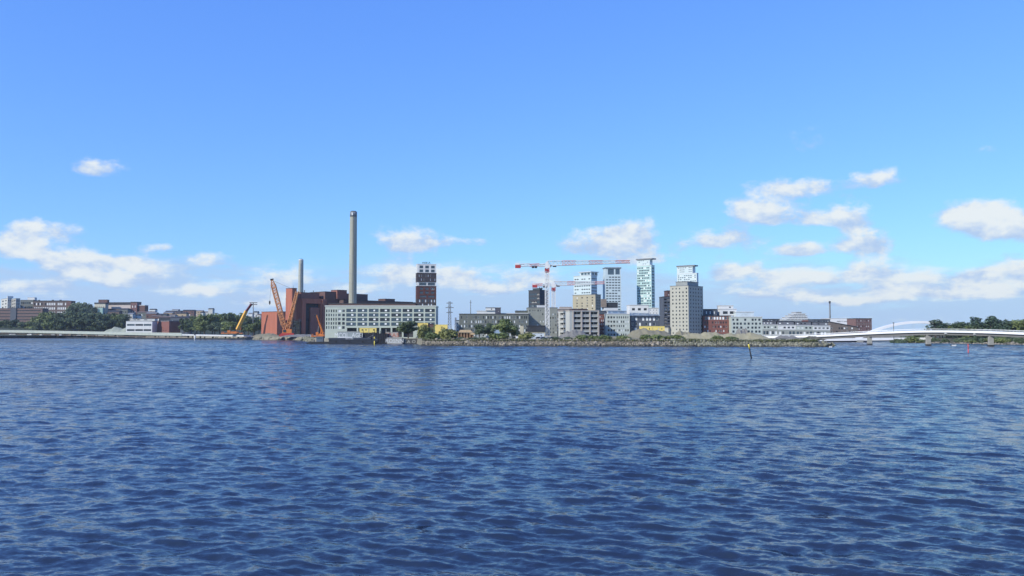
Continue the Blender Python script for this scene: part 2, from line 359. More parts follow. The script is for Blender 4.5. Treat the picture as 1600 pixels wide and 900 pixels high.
def text_mesh(body, h, depth, mat, name):
    c = bpy.data.curves.new(name, 'FONT'); c.body = body; c.size = h*1.35; c.extrude = depth; c.align_x = 'CENTER'; c.resolution_u = 2
    o = bpy.data.objects.new(name, c); COL.objects.link(o); bpy.context.view_layer.update()
    me = bpy.data.meshes.new_from_object(o.evaluated_get(bpy.context.evaluated_depsgraph_get())); bpy.data.objects.remove(o); bpy.data.curves.remove(c)
    me.name = name; me.materials.clear(); me.materials.append(mat); return me
def sign(body, h, depth, mat, name, parent, loc, rz=0, sx=1.):
    o = link(name, text_mesh(body, h, depth, mat, name), parent, loc); o.rotation_euler = (math.pi/2, 0, rz); o.scale = (sx, 1, 1); return o
# ---------------------------------------------------------------- power plant and chimneys
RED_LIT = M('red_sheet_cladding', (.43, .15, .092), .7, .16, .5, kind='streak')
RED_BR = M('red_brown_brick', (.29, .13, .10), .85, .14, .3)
DARK_BR = M('dark_brown_cladding', (.15, .085, .075), .75, .15, .2)
b = Bld('power_plant', 'red brick power plant with stepped dark roofs around the tall chimney', 472, 930, 46)
vL = b.v(446)
b.block(0, b.u(503), 0, vL, 0, b.z(466), RED_LIT, Rz=[(1, 1, 1, 1, .18, .93, .02, .87, 'v', {'dep': 5.0})], roof=DARK_BR)
b.block(b.u(486), b.u(500), 1.2, 4.6, 0, b.z(480), RED_BR, roof=None, name='bay')
b.block(b.u(503), b.u(509), -1.5, 12, 0, b.z(466.5), RED_BR, roof=None, name='pilaster')
b.block(2, b.u(503), 6, vL, b.z(466)+.5, b.z(457), RED_BR, roof=DARK_BR, name='upper_wall', rt=.6)
b.block(b.u(509), b.u(530), 2, 34, 0, b.z(456, 515), DARK_BR, roof=ROOF_D)
b.block(b.u(530), b.u(545), 1, 30, 0, b.z(459, 535), RED_BR, roof=ROOF_D)
pe = b.block(b.u(526), b.u(541), -.6, 12, b.z(467, 530), b.z(453.5, 530), RED_BR, roof=ROOF_D, name='penthouse')
b.block(b.u(545), b.u(579), 6, 40, 0, b.z(459.5, 560), DARK_BR, roof=ROOF_D)
b.block(b.u(530), b.u(638), -8, 6, 0, b.z(470, 560), BROWN, Rz=[(12, 1, .7, .06, .05, .95, .88, .97, 'sg', {'skip': .5})], roof=ROOF_D)
b.block(b.u(597), b.u(612), -6, 8, b.z(471, 600), b.z(467.5, 600), DARK_BR, roof=ROOF_D, name='penthouse')
b.block(b.u(638), b.u(672), -8, 14, 0, b.z(473.5, 650), BROWN, roof=ROOF_D)
for px in (482, 496, 536):
    m = MB(); m.tube((b.u(px), 9, b.z(457)), (b.u(px), 9, b.z(452.5)), .55, .5, 8); b.part('vent_pipe', m, STEEL_G)
b = Bld('boiler_tower', 'tall narrow red tower block at the left end of the power plant', 456, 922, 46)
b.block(0, b.u(463), 0, b.v(446.2), 0, b.z(450.5), RED_LIT, roof=DARK_BR)
m = MB(); m.tube((3, 3, b.z(450)), (3, 3, b.z(446)), .12); b.part('antenna', m, STEEL_D)
b = Bld('coal_silo_hall', 'separate windowless red clad hall left of the power plant', 433, 900, 50)
b.block(0, b.u(446), 0, b.v(408.5), 0, b.z(487), RED_LIT, roof=DARK_BR)
def chimney(name, label, px, Y, top, rb, rt_, mat, cap):
    x = kx(px)*Y; h = zp(top, Y)-GZ; t = thing(name, label, 'chimney', (x, Y, GZ)); m = MB(); k = 28; nseg = 14
    for i in range(nseg):
        a, c = i/nseg, (i+1)/nseg; m.tube((0, 0, h*a), (0, 0, h*c), rb+(rt_-rb)*a, rb+(rt_-rb)*c, k, cap=False)
    m.build('shaft', mat, t, True)
    m = MB()
    for i in range(2, nseg): a = i/nseg; r = rb+(rt_-rb)*a; m = MB(); m.tube((0, 0, h*a-.25), (0, 0, h*a+.25), r+.06, r+.06, k); m.build('hoop', CONC, t, True)
    m = MB(); m.tube((0, 0, h-6.0 if cap else h-2), (0, 0, h), rt_+.06, rt_+.06, k); m.build('crown_band', STEEL_G if cap else WHITE, t, True)
    m = MB(); m.tube((0, 0, h), (0, 0, h+.8), rt_-.9, rt_-.9, k); m.build('flue_liner', STEEL_D, t, True)
    if cap:
        m = MB(); m.box(-1.3, .3, -rt_-.7, -rt_-.2, h-4.5, h-1.5); m.build('hatch', WHITE, t)
    m = MB()
    for sx in (-.35, .35): m.beam((sx+rb*.2, -rb*1.02, 20), (sx+rt_*.2, -rt_*1.03, h-6), .12)
    m.build('ladder', STEEL_D, t)
CH1 = M('chimney_concrete', (.385, .38, .305), .85, .20, .25, kind='streak'); CH2 = M('chimney_concrete_pale', (.44, .45, .39), .85, .08, .12, kind='streak')
chimney('smokestack', 'very tall concrete chimney with dark crown above the power plant', 550.7, 955, 331, 4.7, 3.95, CH1, True)
chimney('smokestack', 'shorter pale concrete chimney behind the red tower block', 469.2, 1240, 405.5, 4.5, 3.4, CH2, False)
# ---------------------------------------------------------------- office by the quay with its tower
PALE = M('pale_green_concrete', (.51, .56, .48), .8, .08, .15)
b = Bld('office_block', 'long pale six-storey office block with wide window bays behind the barge', 508, 620, 1.0)
W_ = b.u(681); H_ = b.z(479); fx = lambda px: b.u(px)/W_; fz = lambda py: b.z(py)/H_
zones = [(5, 5, .5, .66, fx(508.5), fx(527), fz(515), fz(482.5), 'gggG'), (2, 5, .62, .66, fx(527), fx(540), fz(515), fz(482.5), 'ggGb')]
for i in range(8):
    p0 = 540+i*17.6
    zones += [(1, 4, .95, .74, fx(p0+.6), fx(min(p0+16.6, 680)), fz(510), fz(481.5), 'SSgS')]
    if i < 7: zones += [(3, 1, .16, 4*0+.8, fx(p0+4), fx(p0+4.01), fz(515), fz(514.9), 'g')][:0]
zones += [(6, 1, .86, .86, fx(541), fx(647), fz(528), fz(511), 'v', {'dep': 2.5})]
b.block(0, W_, 0, 24, 0, H_, PALE, Rz=zones, roof=M('cornice', (.62, .64, .58), .7, .05), lip=.35, rt=.8)
for i in range(8):
    for j in range(4):
        m = MB(); px = 540+i*17.6+random.choice((8.3, 8.8)); u = b.u(px); z = b.z(510)+(b.z(482)-b.z(510))*(j+.38)/4
        m.box(u, u+random.uniform(.9, 1.7), -.12, .22, z, z+1.2); b.part('white_panel', m, BLIND)
b.block(1.5, b.u(648), 5, 22, H_+.8, H_+2.2, BROWN, roof=ROOF_D, name='attic')
b = Bld('stacked_tower', 'tower of stacked white and dark brick boxes above the office block', 651.3, 628, 13, base=zp(480, 628)+.2)
W_ = b.u(681.5); D_ = 9.; zz = [b.z(480), b.z(466.5), b.z(447.5), b.z(440.5), b.z(427), b.z(413)]
DKB = M('dark_grey_brick', (.075, .062, .062), .85, .2, .5); RBT = M('maroon_brick', (.115, .052, .047), .85, .2, .5)
b.block(0, W_, 0, D_, -.2, zz[1], DKB, Rz=[(6, 2, .42, .66, .06, .98, .02, .98, 'bbS')], Lz=[(2, 2, .4, .6, .1, .9, .02, .98, 'g')], roof=None)
b.block(0, W_, 0, D_, zz[1]+.01, zz[2], RBT, Rz=[(3, 2, .62, .6, .08, .95, .34, .98, 'sSs'), (2, 1, .8, .6, .1, .95, .03, .32, 'S')], Lz=[(2, 3, .4, .5, .1, .9, .05, .95, 'g')], roof=ROOF_D, lip=.1)
b.block(.3, W_-.2, .3, D_-.3, zz[2]+.46, zz[3], WHITE, Rz=[(2, 1, .86, .74, .06, .98, .0, .95, 'S')], Lz=[(1, 1, .6, .6, .1, .9, .0, .95, 'S')], roof=None)
b.block(0, W_, 0, D_, zz[3]+.02, zz[4], DKB, Rz=[(8, 2, .34, .62, .05, .98, .04, .96, 'sSb')], Lz=[(2, 2, .4, .5, .1, .9, .04, .96, 'g')], roof=ROOF_D, lip=.1)
b.block(.15, W_-.15, .2, D_-.2, zz[4]+.46, zz[5], WHITE, Rz=[(3, 2, .64, .72, .06, .98, .0, .93, 'S')], Lz=[(2, 2, .5, .6, .1, .9, .0, .93, 'b')], roof=ROOF_W, lip=.1)
sign('HEKA', 1.5, .08, STEEL_D, 'roof_sign', b.root, (W_*.48, 1.2, zz[5]+.7), 0, 1.25)
m = MB(); [m.beam((W_*.48+q, 1.5, zz[5]+.3), (W_*.48+q, 1.3, zz[5]+2.0), .1) for q in (-2, 0, 2)]; b.part('sign_frame', m, STEEL_D)
# ---------------------------------------------------------------- apartments, left to right
GG = M('grey_green_render', (.165, .18, .16), .85, .15, .2); LG = M('light_grey_render', (.30, .315, .275), .85, .12, .2)
b = Bld('apartment_block', 'long dark grey-green apartment block with scattered white windows', 717.5, 640, 2)
W_ = b.u(826); H_ = b.z(491)
b.block(0, W_, 0, 16, 0, H_, GG, Rz=[(28, 5, .5, .62, .02, .99, .04, .96, 'ggbbbsG', {'skip': .18, 'jit': .12})], Lz=[(5, 5, .5, .6, .05, .95, .04, .96, 'gb')], roof=ROOF_D)
b.block(b.u(745, 3), b.u(773.5, 3), 3, 11, H_+.5, b.z(486), WHITE, Rz=[(3, 1, .3, .4, .1, .9, .1, .9, 'gb', {'skip': .5})], roof=ROOF_W, name='penthouse')
b.block(b.u(759, 2), b.u(773, 2), 2, 13, b.z(486)+.5, b.z(481), WHITE, Rz=[(1, 1, .34, .7, .5, .8, .1, .9, 'g')], roof=ROOF_G, name='penthouse')
b.block(b.u(774, 2), b.u(782.5, 2), 2.4, 13, H_+.5, b.z(481), M('slate_render', (.10, .10, .125), .8), Rz=[(1, 1, .3, .3, .3, .8, .2, .6, 'b')], roof=ROOF_G, name='penthouse')
b.block(b.u(783, 6), b.u(825, 6), 6, 13, H_+.5, b.z(489.8), WHITE, roof=ROOF_W, name='penthouse')
b.block(b.u(713), -.05, 1, 12, 0, b.z(501), M('blue_white_panel', (.42, .48, .50), .7), Rz=[(1, 4, .6, .5, .1, .9, .05, .95, 'S')], roof=ROOF_D, name='annex')
b = Bld('apartment_block', 'light grey apartment block behind the lower tower crane masts', 825.5, 650, 4)
b.block(0, b.u(871), 0, 16, 0, b.z(481), LG, Rz=[(11, 7, .42, .5, .02, .99, .12, .97, 'gGbs', {'skip': .3, 'jit': .1})], roof=ROOF_G)
b.block(b.u(841), b.u(852), 3, 10, b.z(481)+.5, b.z(477.5), WHITE, roof=ROOF_W, name='penthouse')
b.block(b.u(826)-9.5, b.u(826)-.05, 4, 14, 0, b.z(486), GG, Rz=[(3, 6, .4, .5, .1, .9, .1, .95, 'gb')], roof=ROOF_D, name='annex')
b = Bld('glass_tower', 'dark glass residential tower with rows of balconies beside the tower crane', 843.5, 770, 44)
GT = M('dark_teal_panel', (.06, .085, .09), .5, .2, .3)
b.block(0, b.u(856), 0, b.v(826), 0, b.z(453.5), M('charcoal_panel', (.055, .06, .07), .7), Lz=[(4, 6, .86, .5, .03, .97, .46, .96, 'SsSo')], Rz=[(4, 6, .4, .5, .1, .9, .46, .96, 'g')], roof=ROOF_D)
b.block(3, b.u(851), 3, b.v(829), b.z(453.5)+.5, b.z(450.5), GT, roof=ROOF_D, name='plant_room')
for q in (4, 7):
    m = MB(); m.tube((q, 4, b.z(450.5)), (q, 4, b.z(448.5)), .5, None, 8); b.part('vent_pipe', m, STEEL_D)
b = Bld('site_canteen', 'low dark roofed building with cream posts below the grey apartments', 806, 590, 3)
b.block(0, b.u(852), 0, 10, 0, b.z(518.5), M('cream_render', (.55, .50, .36), .8), Rz=[(12, 1, .7, .75, .02, .98, .05, .95, 'gGb')], roof=None)
b.block(b.u(825), b.u(852), -.4, 9, b.z(518.5), b.z(509.5), ROOF_D, roof=ROOF_D, name='roof_screen')
b.block(b.u(813), b.u(818), -1.0, 3, 0, b.z(509), M('cream_render', (.55, .50, .36)), roof=None, name='stair_shaft')
# concrete frame block
PC = M('pinkish_concrete', (.50, .44, .39), .85, .12, .2); PCL = M('grey_white_concrete', (.52, .53, .49), .85, .1, .2)
b = Bld('concrete_block', 'bare concrete apartment block with deep balconies and white end wall', 890, 600, 15)
Hb = b.z(485.5)
b.block(0, b.u(935.5), 0, b.v(872.5), 0, Hb, PCL, Rz=[(3, 5, .86, .76, .12, .99, .06, .985, 'o', {'dep': 1.8})], Lz=[(1, 5, .8, .62, .08, .66, .06, .97, 'o', {'dep': 1.5})], roof=PC, lip=.3)
for i in range(4):
    m = MB(); x = b.u(935.5)*(.12+.87*i/3); m.box(x-.45, x+.45, -.5, -.02, 0, Hb); b.part('column', m, PC)
b.block(b.u(897), b.u(921), 4, 10, Hb+.5, b.z(483), DARK_BR, roof=ROOF_D, name='roof_shed')
b = Bld('apartment_block', 'dull brown grey block squeezed between tower crane and concrete block', 868.5, 680, 3)
b.block(0, b.u(899), 0, 14, 0, b.z(483), M('warm_grey', (.27, .24, .22), .85), Rz=[(4, 7, .4, .5, .05, .5, .1, .97, 'gb')], roof=PC)
b.block(b.u(876), b.u(894), 2, 9, b.z(483)+.5, b.z(480), PC, roof=PC, name='penthouse')
b = Bld('beige_tower', 'beige residential tower in front of a white high-rise', 930.5, 715, 50)
BG = M('beige_render', (.44, .40, .29), .85, .08, .15)
b.block(0, b.u(939), 0, b.v(895), 0, b.z(460.5), BG, Lz=[(4, 8, .26, .42, .08, .98, .45, .97, 'ggGb', {'skip': .15})], Rz=[(2, 8, .4, .5, .1, .9, .45, .97, 'gS')], roof=ROOF_G)
# ---------------------------------------------------------------- four white high-rises far behind
WT = M('white_tower_panel', (.60, .70, .71), .6, .04, .1); GTW = M('green_white_panel', (.48, .66, .62), .5, .06, .1)
b = Bld('white_high_rise', 'stepped white high-rise with glazed crown behind the beige tower', 924, 1380, 44)
b.block(0, b.u(933.2), 0, b.v(896.5), 0, b.z(430), WT, Lz=[(7, 5, .7, .32, .04, .96, .68, .97, 'gSgg', {'skip': .18})], Rz=[(4, 6, .8, .4, .06, .94, .66, .97, 'gS')], roof=ROOF_W, lip=.6)
b.block(5, b.u(932, 8), 5, b.v(903), b.z(430)+.5, b.z(424.5), WT, Lz=[(3, 1, .8, .7, .1, .95, .05, .95, 'S')], Rz=[(2, 1, .7, .7, .1, .95, .05, .95, 'S')], roof=ROOF_W, name='crown', lip=1.6, rt=1.)
b = Bld('white_high_rise', 'slim white high-rise with two large glazed openings at its top', 945.8, 1400, 4)
b.block(0, b.u(971), 0, 22, 0, b.z(430), WT, Rz=[(5, 13, .72, .42, .04, .96, .40, .99, 'gggS', {'skip': .06})], roof=None)
b.block(.8, b.u(970.5), .8, 21, b.z(430), b.z(419), WT, Rz=[(1, 1, .9, .86, .14, .58, .02, .98, 'S'), (1, 1, .9, .8, .64, .95, .02, .98, 'S')], roof=None, name='crown')
b.block(-.2, b.u(971.5), -.6, 23, b.z(419), b.z(417.6), ROOF_G, roof=None, name='roof')
b = Bld('white_high_rise', 'tallest pale green glass high-rise with flared roof', 1018.5, 1420, 50)
b.block(0, b.u(1023.5), 0, b.v(995.5), 0, b.z(414.5), GTW, Lz=[(9, 17, .72, .58, .03, .97, .36, .985, 'SSsSb', {'skip': .03})], Rz=[(2, 14, .7, .6, .1, .9, .36, .98, 'gS')], roof=ROOF_W, rt=.8)
b.block(0, 9, 3, b.v(995.8), b.z(414.5)+.8, b.z(405), WT, Lz=[(5, 3, .6, .3, .1, .9, .1, .95, 'gSS', {'skip': .5})], roof=None, name='crown')
b.block(-1.5, 12, -2.5, b.v(995), b.z(405), b.z(403.3), ROOF_G, roof=None, name='roof')
b = Bld('white_high_rise', 'white high-rise with dark flat lid behind the grey corner tower', 1089.5, 1400, 50)
b.block(0, b.u(1092), 0, b.v(1058.5), 0, b.z(427), WT, Lz=[(9, 6, .62, .44, .03, .97, .80, .985, 'gSSb', {'skip': .12})], roof=ROOF_W, rt=.8)
b.block(0, 10, b.v(1083), b.v(1058.5), b.z(427)+.8, b.z(415.5), WT, Lz=[(8, 3, .6, .34, .04, .96, .08, .97, 'gSg', {'skip': .3})], roof=None, name='crown')
b.block(-.8, 12, b.v(1086.5), b.v(1057.8), b.z(415.5), b.z(413.6), ROOF_G, roof=None, name='roof')
# ---------------------------------------------------------------- middle blocks
SL = M('blue_slate_render', (.10, .115, .14), .8, .15, .2); WPG = M('white_green_render', (.52, .57, .52), .8, .08, .2)
b = Bld('apartment_block', 'low dark slate roofed block below the slim white high-rise', 928, 780, 6)
b.block(0, b.u(972), 0, 14, 0, b.z(486), SL, Rz=[(8, 3, .5, .4, .05, .95, .6, .98, 'gS', {'skip': .4})], roof=ROOF_D)
b.block(b.u(945), b.u(966), 2, 12, b.z(486)+.5, b.z(480.5), WHITE, roof=ROOF_D, name='penthouse')
b.block(b.u(941), b.u(949), 3, 10, b.z(480), b.z(467), M('tan_render', (.30, .24, .19), .85), roof=None, name='stair_shaft')
b.block(b.u(949)+.02, b.u(967), 4, 12, b.z(480.5)+.5, b.z(473), ROOF_D, roof=ROOF_D, name='plant_room')
b = Bld('brick_house', 'narrow red brick block between concrete block and pale green block', 935.6, 640, 2)
b.block(0, b.u(947), 0, 14, 0, b.z(491), BRICK, Rz=[(4, 6, .5, .55, .04, .96, .04, .97, 'gGb')], roof=ROOF_D)
b = Bld('apartment_block', 'pale green apartment block with white lower balconies beside brick block', 947.2, 630, 2)
b.block(0, b.u(984), 0, 16, 0, b.z(491), WPG, Rz=[(3, 5, .66, .5, .04, .4, .05, .96, 'goGg', {'dep': .6}), (6, 5, .5, .5, .42, .97, .05, .96, 'gGgb', {'skip': .12})], roof=ROOF_W)
b.block(b.u(951, 3), b.u(979, 3), 3, 12, b.z(491)+.5, b.z(486.3), M('pale_blue_panel', (.55, .62, .64), .6), roof=ROOF_W, name='penthouse')
b = Bld('apartment_block', 'blue-grey apartment block with big white windows and white upper storey', 984.2, 635, 2)
b.block(0, b.u(1031), 0, 16, 0, b.z(493.5), SL, Rz=[(8, 4, .62, .62, .02, .98, .05, .97, 'bbsbG', {'skip': .1, 'jit': .08})], roof=ROOF_W)
b.block(0, b.u(1014), 1, 14, b.z(493.5)+.5, b.z(477), WHITE, Rz=[(3, 1, .5, .34, .05, .98, .25, .95, 'gg')], roof=ROOF_W, name='upper_wall')
b.block(b.u(1014)+.02, b.u(1030), 1.5, 14, b.z(493.5)+.5, b.z(481.5), WHITE, Rz=[(3, 2, .22, .3, .05, .95, .1, .95, 'g')], roof=ROOF_W, name='upper_wall')
b = Bld('apartment_block', 'dark balcony-fronted tower tucked behind the pale grey corner tower', 1037, 680, 4)
b.block(0, b.u(1052), 0, 14, 0, b.z(464), SL, Rz=[(2, 12, .8, .5, .05, .7, .05, .98, 'oogb', {'dep': 1.0})], roof=ROOF_D)
b.block(b.u(1043), b.u(1052), 1, 10, b.z(464)+.5, b.z(454.5), DARK_BR, Rz=[(2, 2, .6, .5, .1, .9, .1, .9, 'gb')], roof=ROOF_D, name='upper_wall')
b = Bld('corner_tower', 'tall corner tower, pale sunlit side and dark shaded side', 1076, 610, 51)
CT = M('pale_grey_concrete', (.47, .46, .39), .85, .06, .15); CTD = M('slate_grey_concrete', (.21, .21, .215), .85, .06, .15)
Ht = b.z(446.5); vl = b.v(1047.3)
b.block(.02, b.u(1099), 0.02, vl, 0, Ht, CT, Lz=[(5, 13, .36, .46, .06, .99, .06, .985, 'gggG', {'skip': .04})], Rz=[(5, 13, .32, .45, .06, .96, .06, .985, 'gS')], roof=ROOF_G, lip=.12)
b.block(1.6, b.u(1090.5, 2), 1.5, b.v(1055), Ht+.5, b.z(440), M('penthouse_metal', (.30, .32, .31), .5), roof=ROOF_G, name='penthouse')
b.block(-3., 6, vl+.05, vl+9, 0, b.z(512), CT, Lz=[(3, 1, .4, .5, .1, .9, .1, .8, 'g')], roof=ROOF_G, name='podium')
b = Bld('brick_house', 'long dark red brick apartment block beside the tall corner tower', 1098.5, 625, 2)
b.block(0, b.u(1142), 0, 16, 0, b.z(493.8), BRICK, Rz=[(10, 4, .52, .5, .02, .98, .04, .80, 'gbGg', {'skip': .12, 'jit': .1}), (9, 1, .75, .8, .05, .98, .82, .99, 'bs')], roof=ROOF_D)
b.block(b.u(1100, 4), b.u(1120, 4), 4, 14, b.z(493.8)+.5, b.z(483.5), SL, Rz=[(3, 1, .3, .6, .05, .95, .1, .9, 'b')], roof=ROOF_D, name='upper_wall')
b.block(b.u(1125.5, 4), b.u(1151, 4), 4, 14, b.z(493.8)+.5, b.z(483), WHITE, Rz=[(2, 1, .7, .5, .1, .95, .02, .9, 'g')], roof=ROOF_W, name='upper_wall')
b.block(b.u(1125.5, 5), b.u(1146, 5), 5, 13, b.z(483)+.5, b.z(477.5), WHITE, Rz=[(1, 1, .5, .5, .6, .9, .1, .9, 'g')], roof=ROOF_W, name='penthouse')
b = Bld('apartment_block', 'square pale green apartment block with regular windows and white roof box', 1142.6, 620, 2)
b.block(0, b.u(1191), 0, 16, 0, b.z(495.5), WPG, Rz=[(8, 5, .58, .56, .02, .98, .03, .97, 'gGgS', {'skip': .06, 'jit': .1})], roof=ROOF_W)
b.block(b.u(1150, 4), b.u(1178, 4), 4, 12, b.z(495.5)+.5, b.z(487.5), M('pale_blue_panel', (.55, .62, .64)), roof=ROOF_W, name='penthouse')
# row houses
SHED = M('grey_zinc', (.16, .165, .18), .6, .15, .3)
for k, (p0, p1, py, mt, lb) in enumerate([(1191.4, 1215, 508, WPG, 'white terrace house with grey attic next to the pale green block'), (1215.3, 1243, 508.5, WHITE, 'white terrace house below the stepped white block'),
        (1243.3, 1270, 509, WPG, 'pale terrace house below the right end of the stepped white block'), (1270.3, 1297, 509.5, WHITE, 'white terrace house beside the sloping brown block')]):
    b = Bld('terrace_house', lb, p0, 700, 1); W_ = b.u(p1)
    b.block(0, W_, 0, 11, 0, b.z(py+6.5), M('terrace_base', (.34, .36, .33), .8), Rz=[(5, 1, .7, .55, .02, .98, .2, .95, 'gSbG', {'skip': .1})], roof=None)
    b.block(0, W_, 0.05, 11, b.z(py+6.5), b.z(py), mt, Rz=[(4, 1, .55, .5, .03, .97, .1, .9, 'gGb')], roof=ROOF_W)
    b.block(.6, W_-.6, 2.5, 10, b.z(py)+.5, b.z(py-6), SHED, Rz=[(4, 1, .5, .5, .03, .97, .1, .9, 'bbg', {'skip': .2})], roof=ROOF_D, name='attic')
b = Bld('apartment_block', 'dark roofed block behind the terrace houses', 1193, 760, 1)
b.block(0, b.u(1218), 0, 10, 0, b.z(499), SL, Rz=[(5, 1, .5, .7, .03, .97, .86, .97, 'bgs')], roof=ROOF_D)
b = Bld('stepped_block', 'white stepped ziggurat-like apartment block with dark window bands', 1224, 900, 1)
for i, (p0, p1, py) in enumerate([(1224, 1266, 500.5), (1229, 1266, 498), (1234, 1264.5, 495.2), (1239, 1264, 492.6), (1244, 1263, 490), (1249, 1258, 487.2)]):
    z0 = 0 if i == 0 else zprev+.35; zprev = b.z(py)
    b.block(b.u(p0), b.u(p1), i*2., 24, z0, zprev, WHITE, Rz=[(6, 1, .86, .45, .05, .95, .1 if i else .88, .9 if i else .96, 'gS')], roof=ROOF_W, lip=.9, rt=.35)
b.block(b.u(1253), b.u(1263), -1, 3, 0, b.z(500), BRICK, roof=ROOF_W, name='annex')
b = Bld('apartment_block', 'slate blue block with white windows left of the white hall', 1271, 740, 1)
b.block(0, b.u(1297), 0, 12, 0, b.z(499.5), SL, Rz=[(5, 2, .5, .5, .03, .97, .72, .97, 'bsg')], roof=ROOF_D)
b = Bld('white_hall', 'long white hall with a dark line of lettering on its front', 1296.5, 860, 1)
b.block(0, b.u(1337), 0, 24, 0, b.z(497.8), M('bright_white_sheet', (.80, .80, .80), .5, .03), roof=ROOF_W, rt=.3)
sign('PIIIITT SAIIIAIIT', 1.25, .05, STEEL_D, 'lettering', b.root, (b.u(1319), -.08, b.z(503.2)), 0, 1.35)
b = Bld('gabled_row', 'brown brick row with roof sloping down to the right before the white hall', 1297.2, 720, 1)
W_ = b.u(1341); m = MB(); zl, zr = b.z(503.5), b.z(512)
m.prism([(0, 0, 0), (W_, 0, 0), (W_, 0, zr), (0, 0, zl)], (0, 12, 0)); BBR = M('taupe_brick', (.20, .165, .14), .85, .15, .4); b.part('wall', m, BBR)
m = MB(); m.prism([(-.3, -.3, zl+.02), (W_+.3, -.3, zr+.02), (W_+.3, -.3, zr+.7), (-.3, -.3, zl+.7)], (0, 12.6, 0)); b.part('roof', m, ROOF_D)
for i in range(11):
    for j in range(3):
        u = W_*(i+.5)/11; z = 1.2+j*2.9
        if z+1.6 < zl+(zr-zl)*i/11-.3 and random.random() < .85: link('window', win_mesh(1.3, 1.5, .06, random.choice('gbGg')), b.root, (u-.65, -.065, z))
b = Bld('brick_house', 'red brick apartment block with balcony stacks at the bridge end', 1337.3, 745, 10)
b.block(0, b.u(1362), 0, 14, 0, b.z(498), M('mauve_brick', (.22, .135, .125), .85, .15, .4), Rz=[(8, 6, .46, .55, .02, .98, .05, .97, 'gbsGo', {'skip': .08})], roof=ROOF_D)
t = thing('thin_stack', 'thin grey stack pipe standing behind the white hall', 'chimney', (kx(1297)*900, 900, GZ))
m = MB(); m.tube((0, 0, 0), (0, 0, zp(471, 900)-GZ), 1.1, .75, 10); m.build('shaft', STEEL_G, t, True); m = MB(); m.tube((0, 0, zp(471, 900)-GZ-2), (0, 0, zp(471, 900)-GZ+.3), 1.0, 1.0, 10); m.build('crown_band', STEEL_D, t)
# ---------------------------------------------------------------- buildings on the left hill
def hz(px, Y): return float(hgt_hill(np.array(kx(px)*Y), np.array(Y)))
SHW = M('weathered_white', (.58, .58, .54), .8, .1, .2); MAR = M('dark_maroon_brick', (.15, .115, .10), .85, .2, .3)
b = Bld('apartment_tower', 'white tower block with balconies at the edge of the hilltop', 11, 1500, 40, base=hz(11, 1500)-4)
b.block(0, b.u(17.5), 0, b.v(1), 0, b.z(466), SHW, Lz=[(2, 6, .5, .45, .05, .95, .2, .97, 'og', {'dep': 1.})], Rz=[(2, 6, .4, .45, .05, .95, .2, .97, 'gb')], roof=ROOF_G)
b.block(.02, b.u(20), 2, 9, b.z(466)+.5, b.z(463), WHITE, roof=ROOF_W, name='penthouse')
b = Bld('apartment_tower', 'grey tower block with dark balcony rows beside the white one', 24, 1470, 40, base=hz(24, 1470)-4)
b.block(0, b.u(30.5), 0, b.v(17), 0, b.z(466.5), CONC, Lz=[(2, 6, .8, .45, .05, .95, .2, .97, 'o', {'dep': 1.})], Rz=[(2, 6, .4, .45, .05, .95, .2, .97, 'g')], roof=ROOF_G)
b = Bld('apartment_block', 'long hilltop apartment block with dark roof and two white balcony rows', 51, 1520, -4, base=hz(60, 1520)-4)
b.block(0, b.u(104), 0, 14, 0, b.z(471), MAR, Rz=[(18, 3, .66, .55, .02, .98, .35, .98, 'bbbg', {'skip': .08})], roof=ROOF_D, rt=1.6)
m = MB(); [m.box(b.u(p), b.u(p+2), 4, 7, b.z(471)+1.5, b.z(468.5)) for p in (56, 78, 90)]; b.part('chimney_stack', m, ROOF_D)
b.block(b.u(104)+.05, b.u(111), -1, 12, 0, b.z(470.5), DARK_BR, roof=ROOF_D, name='stair_tower')
b = Bld('apartment_block', 'greenish grey hilltop slab with a white roof box', 30.8, 1530, -2, base=hz(40, 1530)-4)
b.block(0, b.u(51), 0, 12, 0, b.z(469), GG, Rz=[(6, 4, .8, .35, .02, .98, .2, .97, 'gSb')], roof=ROOF_D)
b.block(b.u(41), b.u(52), 2, 9, b.z(469)+.5, b.z(465), WHITE, roof=ROOF_W, name='penthouse')
b = Bld('brick_office', 'long low red-brown brick building behind the shore trees', 0, 1330, -3, base=hz(30, 1330)-3)
b.block(b.u(-40), b.u(66), 0, 16, 0, b.z(482), M('faded_brick', (.19, .13, .115), .85), Rz=[(1, 5, .98, .3, .3, .98, .1, .97, 'g', {'dep': .4}), (1, 1, .9, 1, .54, .6, .02, .97, 'S')][:1], roof=ROOF_D)
b.block(b.u(16.5), b.u(25.5), -1.2, 2, 0, b.z(481)+.3, SL, roof=None, name='stair_shaft')
b = Bld('school_building', 'pale pink building with long dark roof on the hill', 166, 1480, -4, base=hz(190, 1480)-4)
b.block(0, b.u(204), 0, 14, 0, b.z(476), M('pale_pink_render', (.62, .54, .48), .8, .06), roof=ROOF_D, rt=4.2, lip=.8)
b.block(b.u(204)+.05, b.u(214), -1, 14, 0, b.z(473), M('dusty_red_render', (.20, .11, .10), .8), Rz=[(2, 2, .3, .4, .1, .9, .4, .95, 'b')], roof=ROOF_D, rt=1.5)
b.block(b.u(214)+.05, b.u(225), 2, 14, 0, b.z(477.5), DARK_BR, roof=ROOF_W, rt=1.)
b.block(b.u(168), b.u(206), -9, -2, 0, b.z(483), MAR, roof=ROOF_D, name='lower_wing')
b = Bld('hill_house', 'cream house with green roof dome on the hill beside the trees', 147, 1460, -4, base=hz(150, 1460)-4)
